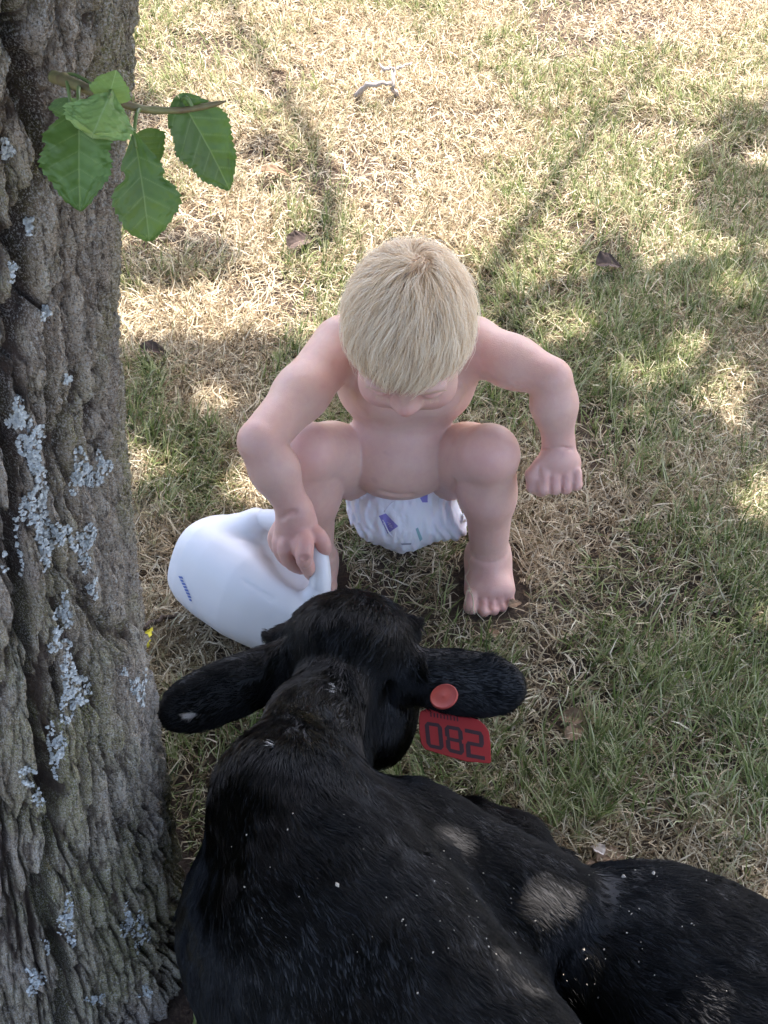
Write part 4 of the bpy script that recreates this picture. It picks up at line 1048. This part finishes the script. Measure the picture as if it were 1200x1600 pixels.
# ---- ear tag: back button on the ear, panel hanging under it, number printed on its other side showing mirrored
ET = empty('ear_tag', A(0, 0, 0)); ET.parent = CALF
bp_, bn = hit(calf_bvh, 694, 1089)
if bn @ tocam(bp_) < 0: bn = -bn
bn = nrm(tocam(bp_) + A(-.35, .45, .55)); ET.location = Vector(bp_) - CALF.location
def tag_plastic(name, col, tr):
    m = M(name); n = m.noise(150, 3, .5, m.pos()); c = m.mix(m.math('MULTIPLY', n.outputs[0], .3), col, tuple(x * .7 for x in col))
    p = m.principled(c, .45, m.bump(n.outputs[0], .08, .0005)); t = m.n('ShaderNodeBsdfTranslucent'); m.l(c, t.inputs[0])
    mx = m.n('ShaderNodeMixShader'); mx.inputs[0].default_value = tr; m.l(p.outputs[0], mx.inputs[1]); m.l(t.outputs[0], mx.inputs[2]); m.l(mx.outputs[0], m.out.inputs[0]); return m.m
TAGM = tag_plastic('red_tag_plastic', (.50, .030, .026), .30); BUTM = tag_plastic('orange_red_button', (.42, .060, .042), .12); INK = flat('dark_print', (.035, .004, .006), .6)
def disc(c, n, r, th, name, mat, parent, cone_=0.0, seg=40, groove=None):
    n = nrm(n); a = nrm(np.cross(n, A(.1, .2, 1))); b = np.cross(n, a); prof_ = [(0, th * .86), (r * .10, th * .86), (r * .13, th * .8), (r * .5, th * .82), (r * .86, th * .82), (r * .90, th), (r * .96, th), (r, th * .6), (r, 0), (0, 0)] if groove else [(0, th), (r * .9, th), (r, th * .7), (r, 0), (0, 0)]
    V = []; 
    for pr, pz in prof_:
        for j in range(seg): V.append(c + n * pz + pr * (math.cos(6.28318 * j / seg) * a + math.sin(6.28318 * j / seg) * b))
    Fq = [[i * seg + j, i * seg + (j + 1) % seg, (i + 1) * seg + (j + 1) % seg, (i + 1) * seg + j] for i in range(len(prof_) - 1) for j in range(seg)]
    return mesh_obj(name, V, Fq, mat, parent)
disc(bp_ + tocam(bp_) * .013, bn, .0138, .0022, 'button', BUTM, ET, .0004, groove=True)
# panel: its plane faces mostly the camera, slightly turned
tc = PD(711, 1147, float((bp_ - A(0, 0, CAM_H)) @ A(0, cp, -sp)) + .020)
td = tocam(tc); pn = nrm(td + A(.10, .22, -.05))
ex_ = nrm(PD(765, 1166, 1.5) - PD(655, 1149, 1.5)); ex_ = nrm(ex_ - (ex_ @ pn) * pn); ey_ = np.cross(pn, ex_)
if ey_[2] < 0: ey_ = -ey_
dT = float((tc - A(0, 0, CAM_H)) @ A(0, cp, -sp)); pxm = dT / 2400
O_ = A(0, 0, CAM_H)
def on_tag(px, py, off=0.0):                                      # point of the tag's plane seen at a pixel
    r = ray(px, py); return O_ + r * (((tc + pn * off - O_) @ pn) / (r @ pn))
def slab(poly, th, off=0.0):
    n = len(poly); V = []; c = on_tag(*np.mean(poly, 0), off)
    for lay, ins_ in ((0, .0004), (th * .25, 0), (th * .75, 0), (th, .0004)):
        for p in poly:
            q = on_tag(*p, off) ; q = q - nrm(q - c) * ins_; V.append(q + pn * lay)
    Fc = [list(range(n))[::-1], [3 * n + i for i in range(n)]]
    for l in range(3): Fc += [[l * n + i, l * n + (i + 1) % n, (l + 1) * n + (i + 1) % n, (l + 1) * n + i] for i in range(n)]
    return V, Fc
outl = [(657, 1112), (654.5, 1122), (655, 1145), (658, 1162), (664, 1171), (700, 1182), (728, 1190), (765, 1193), (767, 1190), (766, 1160), (763.5, 1143), (757, 1133), (749, 1126), (735, 1118), (715, 1108), (705, 1085), (690, 1080), (680, 1090), (672, 1104)]
V, Fc = slab(outl[::-1], .0014); mesh_obj('panel', V, Fc, TAGM, ET, smooth=False)
def digit(quad, polys):
    """a printed numeral: polygons in the unit square mapped to a quad of pixels (top left, top right, bottom right, bottom left)"""
    V = []; Fq = []; q = [A(*p) for p in quad]
    for poly in polys:
        pp = [tuple((1 - u) * (1 - v) * q[0] + u * (1 - v) * q[1] + u * v * q[2] + (1 - u) * v * q[3]) for u, v in poly]
        n = len(pp); b = len(V); V += [on_tag(*p, .0016) for p in pp]; V += [on_tag(*p, -.0002) for p in pp]
        Fq += [[b + i for i in range(n)], [b + n + i for i in range(n)][::-1]]
    return mesh_obj('digit', V, Fq, INK, ET, smooth=False)
w = .25; h1 = .14
def box(x0, y0, x1, y1): return [(x0, y0), (x1, y0), (x1, y1), (x0, y1)]
Z0 = [box(0, h1, w, 1 - h1), box(1 - w, h1, 1, 1 - h1), [(w * .7, 0), (1 - w * .7, 0), (1, h1), (0, h1)], [(0, 1 - h1), (1, 1 - h1), (1 - w * .7, 1), (w * .7, 1)]]
E8 = Z0[2:] + [box(0, h1, w, .44), box(1 - w, h1, 1, .44), box(.08, .44, .92, .57), box(0, .57, w, 1 - h1), box(1 - w, .57, 1, 1 - h1)]
D2 = [[(0, 0), (.88, 0), (1, h1), (0, h1)], box(1 - w, h1, 1, .43), [(.12, .43), (1, .43), (.9, .56), (0, .56)], box(0, .56, w, 1 - h1), box(0, 1 - h1, 1, 1)]
digit([(663, 1127), (690, 1131), (694, 1173), (667, 1167)], Z0)
digit([(694, 1132), (722, 1137), (726, 1181), (698, 1174)], E8)
digit([(726, 1138), (755, 1144), (758, 1188), (729, 1183)], D2)
for k in range(9):
    x = 672 + k * 5.2; y = 1113 + k * .9
    V = [on_tag(*p, .0016) for p in ((x, y), (x + 2, y), (x + 2.6, y + 7), (x + .6, y + 7))]; mesh_obj('small_print', V, [[3, 2, 1, 0]], INK, ET, smooth=False)
v, f = tube(resample([on_tag(694, 1092) + pn * .0007, (on_tag(694, 1090) + bp_) / 2 - pn * .002, bp_ - bn * .006, bp_ + tocam(bp_) * .012], 10), .0030, 10); mesh_obj('pin', v, f, TAGM, ET)

# ---- chaff caught in the coat
cv = []; cf = []
def flake(P, N, s):
    t = nrm(np.cross(N, rng.normal(0, 1, 3))); b = np.cross(N, t); k = len(cv)
    cv.extend([P + t * s, P + b * s * .6 + N * s * .4, P - t * s * .8, P - b * s * .6 + N * s * .2, P + N * s * .9]); cf.extend([[k, k + 1, k + 4], [k + 1, k + 2, k + 4], [k + 2, k + 3, k + 4], [k + 3, k, k + 4]])
for _ in range(85):
    q = rng.random(); qx = 480 + 600 * q + rng.normal(0, 90); qy = 1290 + 230 * rng.random() + 60 * rng.normal() * .5 + q * 60
    P, N = hit(calf_bvh, qx, qy)
    if P is None: continue
    if N @ tocam(P) < 0: N = -N
    flake(P + N * .0022, N, random.choice([.0006, .0008, .0010, .0013]))
for qx, qy, s in ((528, 1384, .003), (975, 1373, .003), (1021, 1368, .003), (912, 1483, .002), (988, 1430, .0014), (984, 1426, .001)):
    P, N = hit(calf_bvh, qx, qy)
    if P is not None: flake(P + (N if N @ tocam(P) > 0 else -N) * .002, N, s)
ch = mesh_obj('chaff', cv, cf, flat('chaff_pale', (.42, .37, .29)), None, smooth=False); tag(ch, 'tiny pale seeds and chaff scattered over the black back of the calf', 'chaff', kind='stuff')

# ================================================================== LAWN
# occupancy: lowest surface above each centimetre of ground, so no blade pierces a body
CELL = .008; ox, oy = -1.2, -.2; on_ = 320
low = np.full((on_, on_), 9.0)
for VV in (BV, JV, CV, DV, hv, trunkV):
    i = ((VV[:, 0] - ox) / CELL).astype(int); j = ((VV[:, 1] - oy) / CELL).astype(int); ok = (i >= 0) & (i < on_) & (j >= 0) & (j < on_) & (VV[:, 2] < .12)
    np.minimum.at(low, (i[ok], j[ok]), VV[ok, 2])
lw2 = low.copy()
for a in (-1, 0, 1):
    for b in (-1, 0, 1): lw2 = np.minimum(lw2, np.roll(np.roll(low, a, 0), b, 1))
def room(x, y, arr=None):
    arr = lw2 if arr is None else arr
    i = np.clip(((x - ox) / CELL).astype(int), 0, on_ - 1); j = np.clip(((y - oy) / CELL).astype(int), 0, on_ - 1)
    r = arr[i, j]; return np.where((x < ox) | (y < oy) | (x > ox + CELL * on_) | (y > oy + CELL * on_), 9, r)
def intrunk(x, y):
    return np.hypot(x - trunk_axis(0)[0], y - .865) < .222
def incalf(x, y):
    q = np.stack([x, y, np.full(x.shape, .05)], 1); return (C.at(q) < .0) & (x > -.36) & (x < .5) & (y > .2) & (y < 1.24)
def pix_blob(x, y, lst):
    G = np.stack([x, y, 0 * x], 1); a, b, d = to_px(G); r = np.zeros(x.shape)
    for bx, by, bw, bh, am in lst: r = r + am * np.exp(-(((a - bx) / bw) ** 2 + ((b - by) / bh) ** 2)) * (d > .2)
    return r
GREENB = [(260, 640, 90, 90, .35), (300, 760, 60, 60, .45), (330, 1160, 90, 90, .35), (1060, 480, 150, 80, .25), (1150, 330, 90, 120, .3), (1000, 1120, 150, 130, .35), (480, 330, 50, 120, .3), (250, 90, 50, 60, .2), (590, 200, 50, 40, .2),
          (950, 570, 140, 110, .25), (1100, 800, 150, 130, .12), (560, 880, 70, 60, .2), (620, 30, 400, 60, -.25), (650, 110, 300, 60, -.15), (880, 850, 90, 70, -.35), (850, 1050, 60, 130, -.5), (270, 920, 60, 60, -.4), (420, 470, 160, 60, -.2), (700, 380, 150, 100, -.15), (960, 1340, 90, 50, -.35)]
BAREB = [(860, 1080, 45, 90, .55), (640, 420, 60, 20, .1), (960, 1370, 70, 30, .35), (270, 900, 50, 40, .3), (640, 990, 120, 40, .3), (470, 375, 40, 18, .35), (430, 265, 40, 14, .3), (230, 545, 40, 14, .35), (930, 830, 40, 40, .25), (700, 960, 60, 40, .2), (1180, 250, 50, 20, .2)]
def make_blades(name, n, region, straw, lmin, lmax, w0, dens_noise, label, seed, kind_w=1.0):
    r = np.random.default_rng(seed)
    x = r.uniform(region[0], region[1], n); y = r.uniform(region[2], region[3], n)
    if region[4]:                                                  # keep to the part of the lawn the camera can see, with a margin
        y = region[2] + (region[3] - region[2]) * r.random(n) ** 1.15
        half = (.30 + .19 * y); x = r.uniform(-1, 1, n) * half
        k = r.random(n) < half / half.max(); x, y = x[k], y[k]
    # tufts: pull blades towards nearby centres
    cx, cy = np.floor(x / .028), np.floor(y / .028); jx = _h(cx.astype(np.int64), cy.astype(np.int64), cx.astype(np.int64) * 0, seed); jy = _h(cx.astype(np.int64), cy.astype(np.int64), cx.astype(np.int64) * 0 + 1, seed)
    pull = .45 if not straw else .15
    x = x + pull * ((cx + jx) * .028 - x); y = y + pull * ((cy + jy) * .028 - y)
    gn = fbm(x * 3.2 + 40, y * 3.2 + 40, 0, 141, 3) + .35 * (fbm(x * 14, y * 14, 0, 143, 2) - .5) + pix_blob(x, y, GREENB)
    bare = sstep(.50, .72, fbm(x * 6, y * 6, 0, 151, 3) + pix_blob(x, y, BAREB))
    sun_side = sstep(1.6, 2.3, y)
    gprob = np.clip(sstep(.30, .62, gn) * (1 - .32 * sun_side), .13, 1)
    pk = (gprob * .9 + .06) if not straw else (1.0 - .45 * gprob)
    pk = pk * (1 - .8 * bare) if not straw else pk * (1 - .6 * bare)
    k = r.random(len(x)) < pk
    rm = room(x, y); k &= (rm > .006) & ~intrunk(x, y) & ~incalf(x, y)
    x, y, rm, gprob = x[k], y[k], rm[k], gprob[k]; n = len(x)
    L = r.uniform(lmin, lmax, n) * (.75 + .6 * fbm(x * 9, y * 9, 0, 161, 2)) * (1 - .15 * sstep(2.0, 3, y))
    az = r.uniform(0, 6.283, n) if straw else (r.uniform(0, 6.283, n) * .7 + 2.2 * fbm(x * 5, y * 5, 0, 171, 2) * 3)
    el = r.uniform(.02, .75, n) if straw else r.uniform(.65, 1.5, n)
    L = np.minimum(L, np.where(rm < 5, rm * .9 + .004, 9)); el = np.where(rm < .05, el * .5, el)
    K = 4; P = np.zeros((n, K, 3)); P[:, 0] = np.stack([x, y, gz(x, y) - .001 + (r.uniform(0, .012, n) if straw else 0)], 1)
    dirh = np.stack([np.cos(az), np.sin(az)], 1); cur = r.normal(0, .55 if straw else .22, n); drp = r.uniform(.1, .75, n) if not straw else r.normal(.25, .45, n)
    for s in range(1, K):
        a2 = az + cur * (s - 1) * (1.0 if straw else .6) + (r.normal(0, .35, n) if straw else 0); e2 = el - drp * (s - 1) * .45
        d = np.stack([np.cos(a2) * np.cos(e2), np.sin(a2) * np.cos(e2), np.sin(e2)], 1)
        P[:, s] = P[:, s - 1] + d * (L / (K - 1))[:, None]
        P[:, s, 2] = np.maximum(P[:, s, 2], gz(P[:, s, 0], P[:, s, 1]) + .0012 + .002 * r.random(n))
    # blades that would run into something are dropped
    bad = np.zeros(n, bool)
    for s in range(1, K):
        bad |= (room(P[:, s, 0], P[:, s, 1], low) < P[:, s, 2] + .0015) & (P[:, s, 2] < .13)
    P = P[~bad]; gprob = gprob[~bad]; az = az[~bad]; n = len(P)
    w = w0 * r.uniform(.55, 1.35, n)
    tang = P[:, -1] - P[:, 0]; sd = np.stack([-np.sin(az), np.cos(az), r.normal(0, .5, n)], 1); sd /= np.linalg.norm(sd, axis=1)[:, None]
    wp = A(.75, 1.0, .75, 0)
    V = np.zeros((n, 7, 3))
    for s in range(3):
        V[:, 2 * s] = P[:, s] - sd * (w * wp[s] / 2)[:, None]; V[:, 2 * s + 1] = P[:, s] + sd * (w * wp[s] / 2)[:, None]
    V[:, 6] = P[:, 3]
    # two quads + a quad-and-tip; faces: quads (0,1,3,2),(2,3,5,4),(4,5,7,6),(6,7,8)
    b = (np.arange(n) * 7)[:, None]
    quads = np.vstack([b + np.array(q) for q in ((0, 1, 3, 2), (2, 3, 5, 4))]); tris = b + np.array((4, 5, 6))
    me = bpy.data.meshes.new(name); nq, nt_ = len(quads), len(tris)
    me.vertices.add(n * 7); me.vertices.foreach_set('co', V.astype(np.float32).ravel())
    me.loops.add(nq * 4 + nt_ * 3); me.loops.foreach_set('vertex_index', np.concatenate([quads.ravel(), tris.ravel()]).astype(np.int32))
    me.polygons.add(nq + nt_); me.polygons.foreach_set('loop_start', np.concatenate([np.arange(0, nq * 4, 4), nq * 4 + np.arange(0, nt_ * 3, 3)]).astype(np.int32))
    me.update(calc_edges=True)
    me.polygons.foreach_set('use_smooth', np.ones(nq + nt_, bool))
    g_ = np.clip((gprob if not straw else gprob * .35) + r.normal(0, .16, n) + (.25 if not straw else -.12), 0, 1)
    at = me.attributes.new('green', 'FLOAT', 'POINT'); at.data.foreach_set('value', np.repeat(g_, 7).astype(np.float32))
    at = me.attributes.new('rnd', 'FLOAT', 'POINT'); at.data.foreach_set('value', np.repeat(r.random(n), 7).astype(np.float32))
    at = me.attributes.new('along', 'FLOAT', 'POINT'); at.data.foreach_set('value', np.tile(A(0, 0, .33, .33, .66, .66, 1), n).astype(np.float32))
    me.materials.append(GRASSM)
    o = bpy.data.objects.new(name, me); COL.objects.link(o); tag(o, label, 'grass' if not straw else 'dry grass', kind='stuff'); return n
def grass_material():
    m = M('grass_blade'); g = m.attr('green').outputs['Fac']; r = m.attr('rnd').outputs['Fac']; a = m.attr('along').outputs['Fac']
    gr = m.ramp(r, [(0, (.055, .09, .025)), (.35, (.15, .21, .055)), (.7, (.27, .32, .12)), (1, (.46, .47, .27))])
    st = m.ramp(r, [(0, (.13, .085, .045)), (.3, (.31, .235, .135)), (.6, (.52, .43, .28)), (1, (.78, .71, .53))])
    tip = m.math('MULTIPLY', m.ramp(a, [(.55, (0,) * 3), (1, (1,) * 3)]), .5)
    f = m.math('SUBTRACT', m.ramp(g, [(.36, (0,) * 3), (.78, (1,) * 3)]), tip)
    c = m.mix(f, st, gr)
    p = m.principled(c, .6); p.inputs['Specular IOR Level'].default_value = .25
    t = m.n('ShaderNodeBsdfTranslucent'); m.l(c, t.inputs[0]); mx = m.n('ShaderNodeMixShader'); mx.inputs[0].default_value = .28
    m.l(p.outputs[0], mx.inputs[1]); m.l(t.outputs[0], mx.inputs[2]); m.l(mx.outputs[0], m.out.inputs[0]); return m.m
GRASSM = grass_material()
VIEW = (0, 0, .62, 3.45, True)
n_green = (make_blades('grass', 360000, VIEW, False, .020, .052, .0017, 0, 'short green and fading lawn grass growing in tufts', 5))
n_straw = (make_blades('dry_grass', 470000, VIEW, True, .014, .044, .00155, 0, 'matted straw coloured dead grass lying over the lawn', 6))
make_blades('grass', 15000, (-.8, .9, -.2, 1.4, False), False, .025, .05, .0022, 0, 'grass standing round the foot of the tree and under the calf', 8)
make_blades('dry_grass', 20000, (-.8, .9, -.2, 1.4, False), True, .02, .05, .0022, 0, 'dead grass round the foot of the tree and under the calf', 9)

# beyond the part of the lawn in view: the same turf as patches instanced over the ground
def turf_patch():
    r = np.random.default_rng(77); n = 5200; a = r.uniform(0, 6.283, n); q = .20 * np.sqrt(r.random(n)); x = q * np.cos(a); y = q * np.sin(a)
    st = r.random(n) < .62; L = r.uniform(.018, .046, n); az = r.uniform(0, 6.283, n); el = np.where(st, r.uniform(.02, .7, n), r.uniform(.6, 1.4, n)); cur = r.normal(0, .5, n)
    P = np.zeros((n, 4, 3)); P[:, 0] = np.stack([x, y, np.where(st, r.uniform(0, .012, n), -.002)], 1)
    for k in range(1, 4):
        a2 = az + cur * (k - 1); e2 = el - .25 * (k - 1); P[:, k] = P[:, k - 1] + np.stack([np.cos(a2) * np.cos(e2), np.sin(a2) * np.cos(e2), np.sin(e2)], 1) * (L / 3)[:, None]
    sd = np.stack([-np.sin(az), np.cos(az), 0 * az], 1) * (r.uniform(.0008, .0020, n) / 2)[:, None]; V = np.zeros((n, 7, 3))
    for k, w in enumerate((.75, 1, .75)): V[:, 2 * k] = P[:, k] - sd * w; V[:, 2 * k + 1] = P[:, k] + sd * w
    V[:, 6] = P[:, 3]; me = bpy.data.meshes.new('turf_patch'); b = (np.arange(n) * 7)[:, None]
    F_ = [tuple(int(i) for i in f) for f in np.vstack([b + np.array(t) for t in ((0, 1, 3), (0, 3, 2), (2, 3, 5), (2, 5, 4), (4, 5, 6))])]
    me.from_pydata([tuple(v) for v in V.reshape(-1, 3)], [], F_); me.update()
    for nm, arr in (('green', np.repeat(np.where(st, .15, .75) + r.normal(0, .15, n), 7)), ('rnd', np.repeat(r.random(n), 7)), ('along', np.tile(A(0, 0, .33, .33, .66, .66, 1), n))):
        at = me.attributes.new(nm, 'FLOAT', 'POINT'); at.data.foreach_set('value', arr.astype(np.float32))
    me.materials.append(GRASSM); return bpy.data.objects.new('turf_patch', me)
gx, gy = np.meshgrid(np.arange(-5, 5.2, .20), np.arange(-3.4, 7.4, .20)); gx = gx.ravel() + rng.uniform(-.06, .06, gx.size); gy = gy.ravel() + rng.uniform(-.06, .06, gy.size)
hw = .30 + .19 * gy; core = (np.abs(gx) < hw - .10) & (gy > .55) & (gy < 3.40)
near = (gx > -.72) & (gx < .64) & (gy > -.12) & (gy < 1.30)                  # clear of the tree and the calf
gk = ~core & ~near; PV = np.stack([gx[gk], gy[gk], gz(gx[gk], gy[gk]) * 0 + .001], 1)
pm = bpy.data.meshes.new('outer_grass'); pm.from_pydata([tuple(v) for v in PV], [], [])
po = bpy.data.objects.new('grass', pm); COL.objects.link(po); tag(po, 'the lawn carrying on all round beyond the trodden middle', 'grass', kind='stuff')
ng = bpy.data.node_groups.new('outer_turf', 'GeometryNodeTree'); ng.interface.new_socket('Geometry', in_out='INPUT', socket_type='NodeSocketGeometry'); ng.interface.new_socket('Geometry', in_out='OUTPUT', socket_type='NodeSocketGeometry')
gi = ng.nodes.new('NodeGroupInput'); go = ng.nodes.new('NodeGroupOutput'); ip = ng.nodes.new('GeometryNodeInstanceOnPoints'); oi = ng.nodes.new('GeometryNodeObjectInfo'); oi.inputs['Object'].default_value = turf_patch()
rv = ng.nodes.new('FunctionNodeRandomValue'); rv.data_type = 'FLOAT_VECTOR'; rv.inputs[0].default_value = (0, 0, 0); rv.inputs[1].default_value = (0, 0, 6.283)
ng.links.new(gi.outputs[0], ip.inputs['Points']); ng.links.new(oi.outputs['Geometry'], ip.inputs['Instance']); ng.links.new(rv.outputs[0], ip.inputs['Rotation']); ng.links.new(ip.outputs[0], go.inputs[0])
mod = po.modifiers.new('turf', 'NODES'); mod.node_group = ng

# ------------------------------------------------------------------ fallen leaves and twigs
def dry_leaf_mat(name, a, b):
    m = M(name); n = m.noise(70, 4, .6, m.pos()); c = m.mix(n.outputs[0], a, b)
    return m.done(m.principled(m.mix(m.math('MULTIPLY', m.attr('vein').outputs['Fac'], .5), c, tuple(min(1, x * 1.6) for x in b)), .8, m.bump(n.outputs[0], .3, .001)))
DRY = dry_leaf_mat('dry_brown_leaf', (.16, .095, .05), (.30, .20, .12)); PALE = dry_leaf_mat('dry_pale_leaf', (.42, .36, .30), (.60, .55, .50)); YEL = dry_leaf_mat('yellow_leaf', (.60, .48, .02), (.70, .58, .05)); DARK = dry_leaf_mat('dark_dead_leaf', (.035, .022, .016), (.09, .06, .045))
def ground_leaf(px, py, L, W, ang, mat, label, z=.018, tilt=(.2, .3), fold=.5, curl=.5, seed=1, cat='leaf', group=None):
    c = PZ(px, py, z); d = A(math.cos(ang), math.sin(ang), tilt[0]); n = nrm(A(tilt[1], -.15, 1))
    V, Q, ve = broad_leaf(c - nrm(d) * L / 2, c + nrm(d) * L / 2, W, n, fold=fold, curl=curl, wave=.22, seed=seed, serr=9, res=(34, 23))
    V[:, 2] = np.maximum(V[:, 2], .0015)
    o = mesh_obj('fallen_leaf', V, Q, mat, None, attrs={'vein': ('FLOAT', ve)}); tag(o, label, cat, group); return o
ground_leaf(231, 994, .024, .018, 1.5, YEL, 'bright yellow fallen leaf at the foot of the trunk', .034, (.5, -.9), .2, .2, 2)
ground_leaf(926, 1322, .030, .016, 2.2, PALE, 'pale grey curled dead leaf just beyond the calf flank', .020, (-.2, .4), .7, .6, 3)
ground_leaf(930, 1352, .026, .020, 1.2, DRY, 'light brown crinkled leaf touching the calf beside its haunch', .018, (.3, .2), .5, .6, 4)
ground_leaf(958, 1335, .035, .022, .4, DRY, 'brown dry leaf half buried in straw beside the pale curled one', .014, (.1, -.2), .6, .5, 5)
ground_leaf(954, 409, .040, .030, .1, DARK, 'dark dead leaf upright on the lawn to the right of the boy head', .034, (.2, .8), .8, .6, 6)
ground_leaf(472, 372, .050, .030, .6, DARK, 'dark dead leaf at the end of the thin branch shadow, left of the boy head', .028, (.3, .4), .8, .7, 7)
ground_leaf(430, 266, .046, .026, .1, DRY, 'orange brown dead leaf lying in sunlit grass behind the green shoot', .028, (.1, .4), .7, .4, 8)
ground_leaf(242, 545, .040, .022, .0, DARK, 'dark dead leaf on the shade line by the trunk', .028, (.1, .4), .8, .5, 9)
ground_leaf(806, 942, .018, .012, .4, DRY, 'small ochre leaf beside the little toe of the boy foot', .014, (.1, .4), .5, .4, 10)
ground_leaf(888, 1118, .030, .020, 2.8, DRY, 'brown curled leaf on bare soil near the ear tag', .024, (.1, -.3), .6, .5, 12)
ground_leaf(900, 1142, .026, .020, .7, DRY, 'brown flat leaf on bare soil below the other one near the tag', .022, (.05, .3), .4, .3, 13)
ground_leaf(655, 222, .018, .010, 1.3, DRY, 'small rust coloured leaf in the sunlit straw behind the forked twig', .022, (.6, .3), .5, .4, 14)
ground_leaf(770, 985, .022, .014, 1.9, DRY, 'thin brown leaf scrap on the soil just below the boy toes', .012, (.1, .3), .5, .4, 15)
BTW = flat('weathered_twig', (.34, .30, .27), .85); BTD = flat('dark_twig', (.10, .07, .05), .9)
def gtw(name, paths, mat, label, r0=.0035):
    e = empty(name, PZ(*paths[0][0][:2], 0), label, 'twig')
    for p in paths:
        P = resample([PZ(x, y, z) for x, y, z in p], 16); P[1:-1] += rng.normal(0, .0012, (14, 3)); v, f = tube(P, np.linspace(r0, r0 * .45, 16), 8, rough=.2); mesh_obj('stem', v, f, mat, e); r0 *= .75
gtw('forked_twig', [[(557, 150, .012), (575, 134, .045), (600, 130, .052), (616, 134, .04)], [(622, 152, .01), (614, 134, .042), (616, 112, .058), (610, 106, .065)], [(610, 106, .065), (600, 108, .065), (592, 100, .07)], [(620, 108, .058), (632, 102, .062), (645, 98, .06)]], BTW, 'grey forked dead twig lying in the sunny lawn at the top', .0062)
gtw('dead_twig', [[(222, 985, .02), (245, 970, .018), (275, 960, .012)]], BTD, 'short dark twig lying between the trunk and the jug', .0045)
gtw('dry_stalk', [[(742, 960, .02), (735, 925, .035), (727, 900, .03), (738, 870, .05)], [(727, 945, .03), (733, 920, .045), (741, 932, .03)]], flat('straw_stalk', (.50, .42, .28), .8), 'pale dry grass stalk curling over the big toe', .0008)
gtw('dry_stalk', [[(700, 1600, .33), (830, 1590, .34), (872, 1560, .35)]], flat('straw_stalk', (.50, .42, .28), .8), 'thin pale stalk', .0006) if False else None
